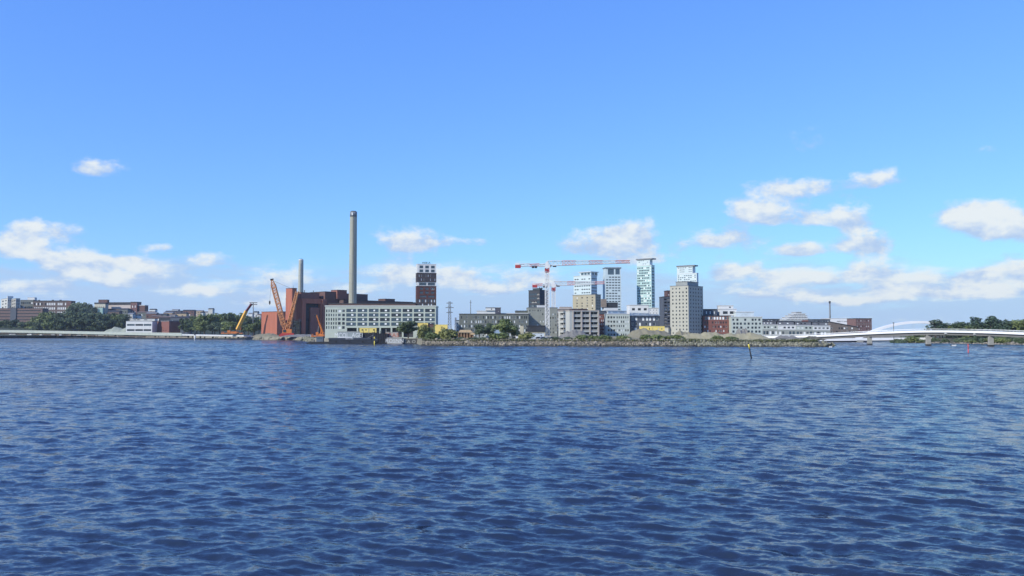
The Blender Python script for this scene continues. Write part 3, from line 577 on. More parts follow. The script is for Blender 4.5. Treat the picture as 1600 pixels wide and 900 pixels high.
b.block(0, b.u(164), 0, 10, 0, b.z(475), M('cream_wall', (.56, .53, .42), .8), Rz=[(5, 2, .4, .4, .05, .95, .4, .95, 'g')], roof=ROOF_D, rt=2.5)
b.block(b.u(155), b.u(163), -6, -1, 0, b.z(481), M('mint_render', (.34, .50, .45), .7), roof=ROOF_G, name='annex')
b.block(b.u(152), b.u(166), 2, 8, b.z(475)+2.5, b.z(468.5), DARK_BR, roof=ROOF_D, name='penthouse')
b = Bld('white_office', 'white two-storey office with long ribbon windows near the left shore', 197, 1090, -2, base=GZ+2)
b.block(0, b.u(238), 0, 14, 0, b.z(502), WHITE, Rz=[(3, 2, .92, .36, .03, .98, .1, .92, 'gSg')], roof=ROOF_G)
b.block(b.u(207, 4), b.u(242, 4), 4, 12, b.z(502)+.5, b.z(498), SHW, Rz=[(6, 1, .8, .4, .03, .98, .1, .92, 'gb')], roof=ROOF_D, name='upper_wall')
b = Bld('brick_hall', 'red brick hall with a dark shaded end near the left shore', 264.5, 1080, 44, base=GZ+2)
b.block(0, b.u(282), 0, b.v(236), 0, b.z(502), BRICK, Rz=None, Lz=[(6, 1, .5, .12, .1, .9, .1, .5, 'g')], roof=ROOF_G, rt=.8)
hm = [WHITE, SHW, MAR, GG, ROOF_D, DARK_BR, M('ochre_render', (.45, .36, .24), .8), SL]
far = [(168, 487, 1330, 18, 2), (199, 491, 1290, 8, 1), (206, 493, 1300, 10, 0), (214, 488.5, 1400, 26, 3), (233, 484, 1700, 9, 0), (228, 490, 1350, 16, 5), (246, 492, 1330, 14, 3), (248, 496, 1250, 20, 4), (258, 487, 1650, 24, 2), (268, 484.5, 1800, 10, 0),
       (285, 485.5, 1750, 18, 5), (263, 493, 1400, 10, 0), (266, 496.5, 1200, 30, 7), (300, 486, 1800, 16, 6), (313, 489, 1600, 4, 0), (318, 488, 1900, 10, 1), (325, 483, 1800, 7, 1), (255, 489, 1500, 14, 6), (275, 490, 1500, 16, 6), (236, 494.5, 1280, 14, 5), (185, 483.5, 1420, 14, 3), (388, 490.5, 1500, 6, 0), (396, 488, 1520, 6, 1), (402, 492, 1480, 5, 1)]
nm = ['white', 'off-white', 'maroon', 'grey-green', 'black roofed', 'dark brown', 'ochre', 'slate blue']
for k, (px, py, Y, wpx, mi) in enumerate(far):
    bz = hz(px, Y)-3
    b = Bld('hill_house', f'small {nm[mi]} house among the rooftops on the left hillside', px, Y, -3, base=bz, group=f'{nm[mi]} houses on the left hillside')
    h = max(b.z(py), 5.); W_ = b.u(px+wpx)
    b.block(0, W_, 0, 10, 0, h, hm[mi], Rz=[(max(2, wpx//4), 2, .5, .4, .05, .95, .35, .95, 'gbG', {'skip': .2})], roof=None)
    m = MB(); m.prism([(-.5, -.5, h), (-.5, 10.5, h), (-.5, 5, h+2.2)], (W_+1, 0, 0)); b.part('roof', m, [ROOF_D, ROOF_G, ROOF_D, MAR][k % 4])
# ---------------------------------------------------------------- trees and bushes
LEAF = {'dark': M('leaves_dark', (.022, .042, .020), .7, kind='leaf', col2=(.10, .135, .058)), 'mid': M('leaves_mid', (.05, .08, .026), .7, kind='leaf', col2=(.22, .26, .09)),
        'olive': M('leaves_olive', (.065, .08, .024), .7, kind='leaf', col2=(.25, .26, .09)), 'pine': M('needles', (.022, .045, .03), .7, kind='leaf', col2=(.085, .13, .075)),
        'teal': M('leaves_cool', (.035, .06, .034), .7, kind='leaf', col2=(.135, .175, .09))}
BARK = M('bark', (.09, .065, .05), .9, .3, 1.)
def leaves(cent, n, size, g):
    """n leaf clumps (bent quads) spread through the lobes cent = [(x, y, z, r)]"""
    c = np.array(cent); w = c[:, 3]**2; idx = g.choice(len(c), n, p=w/w.sum()); d = g.normal(size=(n, 3)); d /= np.linalg.norm(d, axis=1)[:, None]
    rad = c[idx, 3]*g.uniform(.35, 1.08, n)**.6; p = c[idx, :3]+d*rad[:, None]*np.array([1, 1, .86])
    nrm = d+g.normal(0, .55, (n, 3))+np.array([0, 0, .35]); nrm /= np.linalg.norm(nrm, axis=1)[:, None]
    a = np.cross(nrm, g.normal(size=(n, 3))); a /= np.linalg.norm(a, axis=1)[:, None]; b = np.cross(nrm, a); s = size*g.uniform(.55, 1.25, n)[:, None]
    q = np.stack([p-a*s, p-b*s*.7+nrm*s*.2, p+a*s, p+b*s*.7-nrm*s*.15], 1).reshape(-1, 3)
    return q, np.arange(n*4).reshape(n, 4)
def proto_tree(kind, seed):
    g = np.random.default_rng(seed); lob = []
    if kind == 'pine':
        for k in range(13):
            z = .42+.56*k/12; r = .20*(1-.62*(k/12))*g.uniform(.7, 1.25); t = g.uniform(0, 6.28); lob.append((math.cos(t)*r*.8, math.sin(t)*r*.8, z, r*.75+.03))
        n, sz = 950, .035
    elif kind == 'bush':
        for k in range(14):
            t = g.uniform(0, 6.28); rr = g.uniform(0, .55); lob.append((math.cos(t)*rr, math.sin(t)*rr, g.uniform(.22, .66)*(1-.45*rr), g.uniform(.2, .36)))
        n, sz = 1300, .085
    else:
        for k in range(15):
            t = g.uniform(0, 6.28); rr = g.uniform(.02, .30); z = g.uniform(.36, .84); rr *= 1.15-abs(z-.55)*1.4; lob.append((math.cos(t)*rr, math.sin(t)*rr, z, g.uniform(.10, .19)))
        lob.append((0, 0, .62, .22)); n, sz = 1900, .038
    v, f = leaves(lob, n, sz, g); crown = raw('crown', v, f, LEAF['mid'])
    tr = MB(); h = .75 if kind != 'bush' else .45
    tr.tube((0, 0, -.03), (.01, 0, h*.5), .026 if kind != 'bush' else .03, .017, 6); tr.tube((.01, 0, h*.5), (0, .01, h), .017, .006, 6)
    for q in lob[:6]: tr.tube((.005, 0, q[2]*.55), (q[0]*.8, q[1]*.8, q[2]*.95), .010, .004, 5)
    return tr.mesh('trunk', BARK), crown
PROTO = {}
for kd, s0 in (('broad', 10), ('pine', 30), ('bush', 50)):
    trs = [proto_tree(kd, s0+q) for q in range(4)]
    for lc in LEAF:
        PROTO[kd, lc] = []
        for tr, cr in trs:
            c2 = cr.copy(); c2.materials.clear(); c2.materials.append(LEAF[lc]); PROTO[kd, lc].append((tr, c2))
def plant(kd, lc, x, y, z, h, wid, label, cat='tree', group=None, name=None, var=None):
    t = thing(name or {'broad': 'broadleaf_tree', 'pine': 'pine_tree', 'bush': 'bush'}[kd], label, cat, (x, y, z-.15), random.uniform(0, 6.28), group)
    tr, cr = PROTO[kd, lc][random.randrange(4) if var is None else var]
    t.scale = (wid, wid, h)
    link('trunk' if kd != 'bush' else 'stem', tr, t); link('crown', cr, t)
    return t
def plant_px(kd, lc, px, ytop, Y, wpx, label, z=GZ, **k):
    h = zp(ytop, Y)-z; w = wpx*Y/F
    base = {'broad': .66, 'pine': .36, 'bush': 1.25}[kd]
    return plant(kd, lc, kx(px)*Y, Y, z, h/({'broad': .98, 'pine': 1.02, 'bush': .92}[kd]), w/base, label, **k)
# wood at the left shore
G1 = 'trees of the dark wood on the left shore'
for px, yt, Y, w, lc in [(2, 499, 1290, 26, 'mid'), (18, 498, 1285, 20, 'dark'), (36, 502, 1280, 22, 'teal'), (52, 500, 1275, 22, 'mid'), (66, 484, 1290, 24, 'mid'), (80, 483, 1270, 26, 'mid'), (92, 486, 1245, 24, 'dark'), (104, 484, 1280, 26, 'dark'), (116, 486, 1250, 24, 'dark'), (128, 483, 1290, 26, 'dark'), (138, 487, 1240, 24, 'dark'), (150, 485, 1280, 24, 'dark'), (162, 488, 1240, 24, 'dark'), (174, 486, 1270, 24, 'dark'), (185, 488, 1250, 22, 'mid'), (194, 490, 1230, 18, 'dark'), (76, 494, 1215, 22, 'mid'), (100, 495, 1215, 26, 'dark'), (124, 496, 1210, 26, 'dark'), (148, 497, 1205, 26, 'dark'), (170, 498, 1200, 24, 'dark'), (60, 503, 1240, 18, 'teal')]:
    plant_px('broad', lc, px, yt, Y, w, 'leafy tree of the dark wood below the hilltop apartments', group=G1)
for px, yt, Y, w in [(118, 472, 1490, 18), (126, 471, 1500, 20), (134, 472, 1480, 18), (142, 477, 1450, 16), (112, 477, 1450, 16), (130, 479, 1420, 20)]:
    plant_px('broad', 'teal', px, yt, Y, w, 'tree on the hilltop between the two long hilltop buildings', z=hz(px, Y), group='hilltop trees')
G2 = 'trees between the brick hall and the red hall'
for px, yt, Y, w, lc in [(288, 496, 1075, 18, 'dark'), (298, 497, 1060, 18, 'dark'), (308, 491, 1090, 24, 'mid'), (320, 489, 1080, 26, 'mid'), (332, 488, 1090, 24, 'mid'), (344, 486, 1100, 26, 'mid'), (356, 488, 1060, 24, 'teal'), (368, 487, 1100, 24, 'mid'), (378, 490, 1080, 24, 'mid'), (388, 493, 1050, 24, 'teal'), (398, 492, 1080, 20, 'dark'), (405, 497, 1060, 18, 'mid'), (314, 500, 1010, 22, 'mid'), (336, 501, 1010, 22, 'teal'), (358, 500, 1000, 22, 'mid'), (382, 501, 990, 22, 'teal'), (397, 503, 980, 20, 'mid'), (294, 504, 1030, 18, 'dark')]:
    plant_px('broad', lc, px, yt, Y, w, 'green leafy tree between the brick hall and the red hall', group=G2)
# peninsula
plant_px('broad', 'dark', 638, 499, 590, 32, 'dark leafy tree on the graffiti quay beside the yellow cabins')
plant_px('bush', 'olive', 664, 504, 575, 24, 'yellow-green shrub in front of the tall yellow cabin')
plant_px('bush', 'mid', 675, 517, 499, 26, 'low bush behind the stones below the yellow cabins')
plant_px('bush', 'olive', 697, 509.5, 512, 30, 'tall olive bush between the yellow cabins and the timber shelter')
plant_px('broad', 'teal', 749, 504, 520, 20, 'slender young tree right beside the timber shelter')
plant_px('broad', 'teal', 765, 502, 525, 20, 'slender young tree next to the blue site cabin')
plant_px('broad', 'mid', 790, 494.5, 505, 38, 'largest green tree in front of the grey-green apartments')
plant_px('broad', 'mid', 801, 508, 510, 18, 'small tree close against the largest shore tree')
plant_px('bush', 'mid', 779, 515, 489, 32, 'round green bush in front of the largest shore tree')
plant_px('bush', 'olive', 826, 517.5, 489, 30, 'round olive bush left of the parked cars')
G3 = 'low round bushes along the top of the stone bank'
for px, yt, w in [(908, 524, 18), (930, 523.5, 16), (945, 524, 16), (972, 525, 18), (1008, 523.5, 16), (1024, 523.5, 16), (1036, 526, 12), (1046, 526, 14), (1058, 524, 16), (1121, 525, 16), (1141, 527, 16)]:
    plant_px('bush', 'mid', px, yt-2.2, 484, w*1.35, 'low dark bush at the foot of the gravel heaps', group=G3)
for px, yt, w in [(855, 527, 14), (870, 526, 16), (886, 526, 16), (720, 526, 16), (738, 526, 14), (754, 526, 14), (1222, 529, 14), (1262, 527.5, 18), (1275, 530, 12)]:
    plant_px('bush', 'teal', px, yt-1.0, float(np.interp(px, [660, 760, 900, 1050, 1190, 1290], [497, 487, 481, 473, 463, 459])), w*1.2, 'scrubby grey-green bush along the top of the stone bank', group='scrub along the stone bank')
# ---------------------------------------------------------------- wooded island on the right
ix, iy = np.meshgrid(np.linspace(0, 1, 60), np.linspace(0, 1, 40), indexing='ij')
pxx = 1394+ix*560; yf = 610-95*np.clip(ix*2.2, 0, 1)-40*ix; yy = yf+iy*420
def isl(ix, iy): return -1.6+3.9*np.clip(iy*9, 0, 1)**.8*np.clip(ix*9, 0, 1)**.7+4*np.clip(iy*3, 0, 1)*np.clip(ix*4, 0, 1)+.5*np.sin(ix*90)*np.cos(iy*60)
zz_ = isl(ix, iy); kk = np.vectorize(kx)(pxx); V = np.stack([kk*yy, yy, zz_], -1).reshape(-1, 3); i = np.arange(2400).reshape(60, 40)
Fq = np.stack([i[:-1, :-1], i[1:, :-1], i[1:, 1:], i[:-1, 1:]], -1).reshape(-1, 4)
tag(link('island_ground', raw('island_ground', V, Fq, M('island_rock', (.045, .06, .025), .9, .3, .15, .2, col2=(.17, .15, .10)), True)), 'rocky wooded island beyond the footbridge', 'island', kind='structure')
G4 = 'trees on the wooded island'
g = random.Random(5)
def itree(px, yt, w, kd, lc, iyv):
    a = (px-1394)/560; Y = 610-95*min(1, a*2.2)-40*a+iyv*420
    plant_px(kd, lc, px, yt-1.5, Y, w*1.12, {'broad': 'leafy tree on the wooded island behind the footbridge', 'pine': 'dark conifer on the wooded island behind the footbridge'}[kd], z=float(isl(np.array(a), np.array(iyv)))-.3, group=G4+(' conifers' if kd == 'pine' else ' leafy'))
for px, yt, w, kd, lc, d in [(1461, 500.5, 16, 'pine', 'pine', .16), (1472, 503, 12, 'pine', 'pine', .18), (1479, 506, 14, 'pine', 'pine', .2), (1486, 508, 20, 'broad', 'mid', .2), (1497, 503, 20, 'broad', 'dark', .2), (1506, 504, 22, 'broad', 'dark', .22), (1515, 508, 18, 'broad', 'mid', .18), (1524, 496.5, 18, 'pine', 'pine', .2), (1530, 505, 20, 'broad', 'mid', .22), (1547, 495, 20, 'pine', 'pine', .2), (1540, 506, 20, 'broad', 'dark', .24), (1556, 499, 14, 'pine', 'pine', .22), (1563, 502, 14, 'pine', 'pine', .2), (1567, 505, 20, 'broad', 'mid', .24), (1575, 501, 12, 'pine', 'pine', .2), (1583, 502, 20, 'broad', 'dark', .22), (1592, 500, 22, 'broad', 'mid', .2), (1605, 499, 24, 'broad', 'mid', .2), (1620, 500, 24, 'broad', 'dark', .2), (1640, 497, 26, 'broad', 'mid', .2), (1665, 498, 26, 'pine', 'pine', .2),
        (1402, 528, 14, 'broad', 'mid', .14), (1412, 526, 14, 'broad', 'teal', .15), (1422, 525, 16, 'broad', 'mid', .15), (1432, 523, 16, 'broad', 'dark', .16), (1443, 520, 16, 'broad', 'mid', .18), (1455, 516, 18, 'broad', 'dark', .18), (1468, 514, 18, 'broad', 'mid', .17), (1500, 516, 20, 'broad', 'teal', .1), (1512, 519, 16, 'broad', 'mid', .09), (1522, 518, 18, 'broad', 'mid', .09), (1534, 519, 18, 'broad', 'teal', .08), (1546, 518, 18, 'broad', 'mid', .09), (1558, 519, 16, 'broad', 'dark', .08), (1570, 518, 18, 'broad', 'mid', .09), (1582, 519, 18, 'broad', 'teal', .08), (1594, 518, 18, 'broad', 'mid', .09), (1606, 519, 18, 'broad', 'mid', .09), (1478, 514, 18, 'broad', 'dark', .15), (1490, 513, 18, 'broad', 'mid', .14)]:
    itree(px, yt, w, kd, lc, d)
for q in range(34):
    px = 1399+q*6.4+g.uniform(-2, 2); a = (px-1394)/560; Yb = 610-95*min(1, a*2.2)-40*a+g.uniform(18, 30)
    if 1436 < px < 1492 and q % 3: continue
    plant_px('bush', g.choice(['mid', 'teal', 'dark']), px, g.uniform(524.5, 528), Yb, g.uniform(13, 19), 'shore bush under the trees of the wooded island', z=float(isl(np.array(a), np.array((Yb-(610-95*min(1, a*2.2)-40*a))/420)))-.4, group='shore bushes of the wooded island')
for q in range(26):
    px = 1478+q*7.5; itree(px, g.uniform(505, 511), g.uniform(18, 24), 'broad', g.choice(['mid', 'dark', 'teal']), g.uniform(.24, .34))
ico = np.array([(0, 0, 1)]+[(math.cos(t)*.894, math.sin(t)*.894, .447) for t in np.arange(5)*1.2566]+[(math.cos(t)*.894, math.sin(t)*.894, -.447) for t in np.arange(5)*1.2566+.628]+[(0, 0, -1)])
icf = np.array([(0, 1, 2), (0, 2, 3), (0, 3, 4), (0, 4, 5), (0, 5, 1), (1, 6, 2), (2, 7, 3), (3, 8, 4), (4, 9, 5), (5, 10, 1), (6, 7, 2), (7, 8, 3), (8, 9, 4), (9, 10, 5), (10, 6, 1), (11, 7, 6), (11, 8, 7), (11, 9, 8), (11, 10, 9), (11, 6, 10)])
def rocks(name, pts, size, mat, label, seed):
    g = np.random.default_rng(seed); n = len(pts); pts = np.array(pts); s = size*g.lognormal(0, .38, n)
    v = ico[None]*(1+g.uniform(-.28, .28, (n, 12, 1)))*g.uniform(.6, 1.25, (n, 1, 3))*s[:, None, None]
    t = g.uniform(0, 6.28, n); c, s_ = np.cos(t)[:, None], np.sin(t)[:, None]; x = v[..., 0]*c-v[..., 1]*s_; y = v[..., 0]*s_+v[..., 1]*c; v = np.stack([x, y, v[..., 2]], -1)+pts[:, None]
    f = (icf[None]+np.arange(n)[:, None, None]*12).reshape(-1, 3)
    return tag(link(name, raw(name, v.reshape(-1, 3), f, mat)), label, 'stones', kind='stuff')
STONE = M('bank_stone', (.08, .075, .055), .9, kind='island', col2=(.40, .35, .27)); STONEG = M('bank_stone_grey', (.075, .08, .055), .9, kind='island', col2=(.33, .32, .24))
def bank(lo, hi, n, seed, zmax=GZ, zmin=-.5):
    g = np.random.default_rng(seed); seg = [(shore[i], shore[i+1], inn[i], inn[i+1]) for i in range(lo, hi)]; ln = np.array([math.dist(a, b_) for a, b_, _, _ in seg]); pts = []
    for q in g.choice(len(seg), n, p=ln/ln.sum()):
        a, b_, c, d = map(np.array, seg[q]); t, s = g.uniform(), g.uniform(.28, 1.06); p = (a+(b_-a)*t)*(1-s)+(c+(d-c)*t)*s; pts.append((*p, -2.5+(GZ+2.5)*min(s, 1)+.05))
    return pts
WET = M('wet_stone', (.035, .035, .03), .6, kind='island', col2=(.10, .095, .07))
rocks('wet_stones', [p for p in bank(10, 15, 7000, 21) if p[2] < .75], .42, WET, 'dark wet stones along the waterline of the bank', 21)
rocks('riprap_stones', [p for p in bank(10, 13, 4600, 1) if p[2] > .5], .40, STONE, 'pale boulders of the shore bank in front of the apartments', 1)
rocks('riprap_stones', [p for p in bank(13, 15, 3200, 2) if p[2] > .5], .42, STONEG, 'grey green boulders of the bank towards its right tip', 2)
pt = [(back[0][0]-random.uniform(0, 7), back[0][1]+random.uniform(-5, 12), random.uniform(-.4, 2.2)) for _ in range(160)]
rocks('riprap_stones', pt, .6, STONEG, 'boulders heaped at the tip of the bank', 3)
rocks('riprap_stones', bank(4, 7, 500, 4), .6, STONEG, 'rubble along the shore below the cranes', 4)
g = np.random.default_rng(9); a = g.uniform(0, .4, 900); px_ = 1394+a*560; Yv = 610-95*np.clip(a*2.2, 0, 1)-40*a+g.uniform(1, 16, 900)
rocks('shore_stones', [(kx(p)*y, y, float(isl(np.array(q), np.array((y-(610-95*min(1, q*2.2)-40*q))/420)))) for p, y, q in zip(px_, Yv, a)], .55, STONE, 'pale shore stones round the wooded island', 9)
# grass verge
g = np.random.default_rng(12); n = 16000; tq = g.uniform(0, 1, n); ii = np.clip((tq*5).astype(int), 0, 4); fr = tq*5-ii; A = np.array(inn[10:16])
pp = A[ii]*(1-fr[:, None])+A[ii+1]*fr[:, None]; pp[:, 1] += g.uniform(-2.2, 9, n)**1.0; hh = g.uniform(.25, .8, n)*(1+.8*(np.sin(pp[:, 0]*.33)+np.sin(pp[:, 0]*.11+2))*.4); t = g.uniform(0, 6.28, n); w = .22
zb = np.where(pp[:, 1] < 0, 0, GZ-.1)
v = np.stack([np.stack([pp[:, 0]-np.cos(t)*w, pp[:, 1]-np.sin(t)*w, np.full(n, GZ-.6)], -1), np.stack([pp[:, 0]+np.cos(t)*w, pp[:, 1]+np.sin(t)*w, np.full(n, GZ-.6)], -1), np.stack([pp[:, 0]+g.normal(0, .2, n), pp[:, 1]+g.normal(0, .2, n), GZ+hh], -1)], 1).reshape(-1, 3)
tag(link('grass', raw('grass', v, np.arange(n*3).reshape(n, 3), M('dry_grass', (.045, .065, .022), .9, kind='island', col2=(.19, .20, .085)))), 'rough grass and weeds along the top of the stone bank', 'grass', kind='stuff')
# ---------------------------------------------------------------- gravel heaps
def heap(label, px0, px1, ytop, Y, depth, mat, seed, z=GZ, power=1.0):
    g = np.random.default_rng(seed); n, m = 40, 16; u, v = np.meshgrid(np.linspace(0, 1, n), np.linspace(-1, 1, m), indexing='ij'); h = zp(ytop, Y)-z
    prof = np.clip(np.sin(np.pi*u)*1.25, 0, 1)**power; nz = sum(np.sin(u*f*6.28+g.uniform(0, 6.28)+v*g.uniform(-3, 3))*a for f, a in ((2, .10), (5, .06), (9, .04), (16, .025)))
    zz = h*np.clip(prof*(1-np.abs(v)**1.5)*(1+nz)-.02, -.03, 1.2); x0, x1 = kx(px0)*Y, kx(px1)*Y
    V = np.stack([(u-.5)*(x1-x0), v*depth, zz], -1).reshape(-1, 3); i = np.arange(n*m).reshape(n, m)
    o = link('gravel_heap', raw('gravel_heap', V, np.stack([i[:-1, :-1], i[1:, :-1], i[1:, 1:], i[:-1, 1:]], -1).reshape(-1, 4), mat, True)); o.location = ((x0+x1)/2, Y, z); tag(o, label, 'heap')
KHAKI = M('khaki_gravel', (.22, .20, .13), .95, .3, .6, .1, bump=.5, col2=(.30, .275, .19)); SAND = M('sandy_soil', (.30, .27, .165), .95, .3, .5, .1, bump=.5, col2=(.42, .385, .25)); GREY = M('grey_gravel', (.17, .165, .15), .95, .3, .6, .1, bump=.5, col2=(.28, .27, .24)); DKSOIL = M('dark_soil', (.09, .085, .065), .95, .3, .6, .1, bump=.5, col2=(.18, .165, .12)); PALEG = M('pale_green_gravel', (.30, .33, .25), .95, .2, .2, .1, col2=(.38, .40, .32))
heap('large khaki gravel heap in front of the yellow site cabins', 968, 1058, 514.5, 520, 14, KHAKI, 1)
heap('grey gravel heap beside the concrete block', 868, 928, 516.5, 530, 10, GREY, 2)
heap('long sandy soil ridge below the corner tower', 1060, 1145, 519.5, 515, 9, SAND, 3, power=.5)
heap('sandy soil ridge below the pale green block', 1120, 1200, 520.5, 510, 8, SAND, 4, power=.4)
heap('pointed grey gravel heap in front of the pale green block', 1144, 1174, 513.5, 560, 8, GREY, 5, power=1.6)
heap('low khaki heap beside the corner tower foot', 1048, 1086, 517.5, 535, 9, KHAKI, 6)
heap('dark grey gravel heap below the white bridge ramp', 1205, 1252, 524.5, 490, 8, GREY, 7)
heap('dark soil heap at the tip of the stone bank', 1250, 1288, 525.5, 478, 7, DKSOIL, 8)
heap('pale green-grey spoil heap by the left shore', 155, 240, 511, 1130, 18, PALEG, 9)
heap('flat gravel spread along the bank under the bushes', 880, 1000, 526, 505, 8, KHAKI, 10, power=.4)
heap('rubble heap on the shore left of the red cranes', 396, 440, 521, 850, 10, KHAKI, 11, power=.7)
heap('rubble heap on the shore below the power plant', 440, 500, 522.5, 800, 10, GREY, 12, power=.6)
# ---------------------------------------------------------------- lattice work
def truss(m, p, q, w, h, bays, r, r2=None, mi=0, tri=False, w1=None, h1=None):
    """square (or triangular) lattice from p to q; w across (y-ish), h along up"""
    p, q = Vector(p), Vector(q); d = (q-p).normalized(); up = Vector((0, 0, 1)) if abs(d.z) < .8 else Vector((1, 0, 0)); side = d.cross(up).normalized(); up = side.cross(d).normalized(); r2 = r2 or r*.6
    w1 = w if w1 is None else w1; h1 = h if h1 is None else h1
    def ring(t):
        c = p+(q-p)*t; ww, hh = w+(w1-w)*t, h+(h1-h)*t
        return [c-side*ww/2-up*hh/2, c+side*ww/2-up*hh/2]+([c+up*hh/2] if tri else [c+side*ww/2+up*hh/2, c-side*ww/2+up*hh/2])
    rs = [ring(i/bays) for i in range(bays+1)]; k = len(rs[0])
    for i in range(bays):
        for j in range(k):
            m.beam(rs[i][j], rs[i+1][j], r, mi); j2 = (j+1) % k
            m.beam(rs[i][j], rs[i][j2], r2, mi)
            a, b_ = (rs[i][j], rs[i+1][j2]) if (i+j) % 2 else (rs[i][j2], rs[i+1][j]); m.beam(a, b_, r2, mi)
JIB_R = M('jib_faded_red', (.72, .40, .38), .6, .1)
def tower_crane(label, px, Y, yj, left, right, secs, csecs, wm, ytop_mast, dip=0):
    x = kx(px)*Y; t = thing('tower_crane', label, 'crane', (x, Y, GZ)); zj = zp(yj, Y)-GZ; k = Y/F; X = lambda p: (kx(p)*Y-x)
    zm = zp(ytop_mast, Y)-GZ; m = MB(); truss(m, (0, 0, 0), (0, 0, zm-2.5), wm, wm, int(zm/wm), .48, .26); m.build('mast', STEEL_W, t)
    m = MB(); truss(m, (0, 0, zm-2.5), (0, 0, zm+.4), wm*1.05, wm*1.05, 2, .4, .3); m.box(-wm*.55, wm*.55, -wm*.55, wm*.55, zm-1.4, zm-.4); m.build('slewing_ring', STEEL_R, t)
    m = MB(); m.prism([(-wm*.6, -wm*.5, zm+.4), (wm*.6, -wm*.5, zm+.4), (wm*.3, -wm*.5, zj+1.2), (-wm*.3, -wm*.5, zj+1.2)], (0, wm, 0)); m.build('tower_head', STEEL_W, t)
    m = MB(); m.box(wm*.5, wm*.5+1.5, -1.2, .6, zm+.9, zm+3.0); c = m.build('cab', STEEL_W, t); m = MB(); m.box(wm*.5+.9, wm*.5+1.6, -1.25, .3, zm+1.2, zm+2.7); m.build('cab_glass', GLASS, c)
    tot = right-px
    for a, b_, red in secs:
        f0, f1 = (a-px)/tot, (b_-px)/tot; m = MB(); h0, h1 = 3.5-1.7*f0, 3.5-1.7*f1
        truss(m, (X(a), 0, zj+dip*f0), (X(b_), 0, zj+dip*f1), 1.6, h0, max(3, int((b_-a)*k/2.3)), .36, .24, h1=h1); m.build('jib_section', JIB_R if red else STEEL_W, t)
    for a, b_, red in csecs:
        m = MB(); truss(m, (X(a), 0, zj-1.2-dip*.25), (X(b_), 0, zj-.9-dip*.1), 1.6, 1.7, max(3, int((b_-a)*k/2.3)), .34, .24); m.build('counter_jib_section', JIB_R if red else STEEL_W, t)
    m = MB(); m.box(X(left), X(left)+4.0, -1.1, 1.1, zj-3.4, zj-1.2); m.build('counterweight', STEEL_R, t)
    for q in (.35, .44):
        m = MB(); xx = X(px-(px-left)*q); m.box(xx-.9, xx+.9, -1, 1, zj-3.4, zj-1.8); m.build('winch', STEEL_D, t)
    m = MB(); m.box(X(left), X(left)+3, -.9, .9, zj-1.2, zj+.2); m.build('machinery_box', STEEL_W, t)
    xx = X(px+(right-px)*.09); m = MB(); m.box(xx-1.3, xx+1.3, -.9, .9, zj-2.6, zj-1.9); m.build('trolley', STEEL_D, t)
tower_crane('taller white tower crane with a long red and white jib', 855, 600, 411.5, 805, 985, [(856, 879, 0), (879, 900, 1), (900, 921, 0), (921, 942, 1), (942, 963, 0), (963, 985, 1)], [(805, 828, 0), (828, 843, 1), (843, 854, 0)], 2.7, 420, 1.2)
tower_crane('lower tower crane standing behind the taller one', 865, 690, 443, 832, 945, [(866, 887, 0), (887, 899, 1), (899, 916, 0), (916, 930, 0), (930, 945, 1)], [(832, 848, 1), (848, 864, 0)], 2.7, 450, .6)
b = thing('concrete_footing', 'pale concrete slab at the foot of the two tower cranes', 'slab', (kx(857)*592, 592, GZ)); m = MB(); m.box(-6, 6, -3, 12, -.3, 1.1); m.build('slab', CONC, b); m = MB(); m.box(-4, 2, -1, 4, 1.1, 1.9); m.build('ballast', CONC, b)
TANO = M('faded_orange_paint', (.74, .34, .14), .6, .25, .5)
# crawler crane in front of the power plant
Y = 845; x = kx(447)*Y; t = thing('crawler_crane', 'orange lattice boom crawler crane on a red base before the power plant', 'crane', (x, Y, GZ)); q = lambda px, py: Vector((kx(px)*Y-x, 0, zp(py, Y)-GZ))
m = MB(); a, c = q(446, 517), q(424, 437.5); truss(m, a, a+(c-a)*.12, .8, .8, 2, .3, .2, w1=3.4, h1=4.0); truss(m, a+(c-a)*.12, a+(c-a)*.9, 3.4, 4.0, 15, .55, .34); truss(m, a+(c-a)*.9, c, 3.4, 4.0, 2, .4, .3, w1=1.0, h1=1.2); m.build('boom', TANO, t)
m = MB(); m.tube(c+Vector((-1.6, 0, .2)), c+Vector((1.4, 0, .8)), .9, None, 8); m.build('boom_head', STEEL_D, t)
m = MB(); m.tube(q(423, 438), q(421, 471), .09, None, 4); m.build('hoist_rope', STEEL_D, t)
m = MB(); m.tube(q(421, 470), q(421, 474.5), .7, .9, 8); m.tube(q(421, 474.5), q(421, 476.5), .5, .1, 8); m.build('hook_block', STEEL_D, t)
m = MB(); a, c = q(450, 515), q(464, 455); truss(m, a, c, 3.4, 3.6, 11, .55, .34, w1=2.2, h1=2.2); m.build('luffing_mast', TANO, t)
m = MB(); a, c = q(449, 515), q(457, 484); truss(m, a, c, 2.2, 1.6, 6, .34, .24); m.build('back_mast', ORANGE, t)
m = MB(); [m.tube(q(464, 455), q(e, f), .1, None, 4) for e, f in ((459, 513), (461, 513))]; [m.tube(q(464, 455), q(424.5, 438), .10, None, 4)]; m.build('pendant_rope', STEEL_D, t)
m = MB(); m.box(-3, 8.2, -2.2, 2.2, 3.4, 7.4); hs = m.build('machinery_house', ORANGE, t); m = MB(); m.box(-2.2, .6, -2.6, -2.21, 4.4, 7.0); m.build('cab_glass', GLASS, hs)
m = MB(); m.box(6.4, 9.6, -2.4, 2.4, 3.6, 9.2); m.build('counterweight', STEEL_D, t)
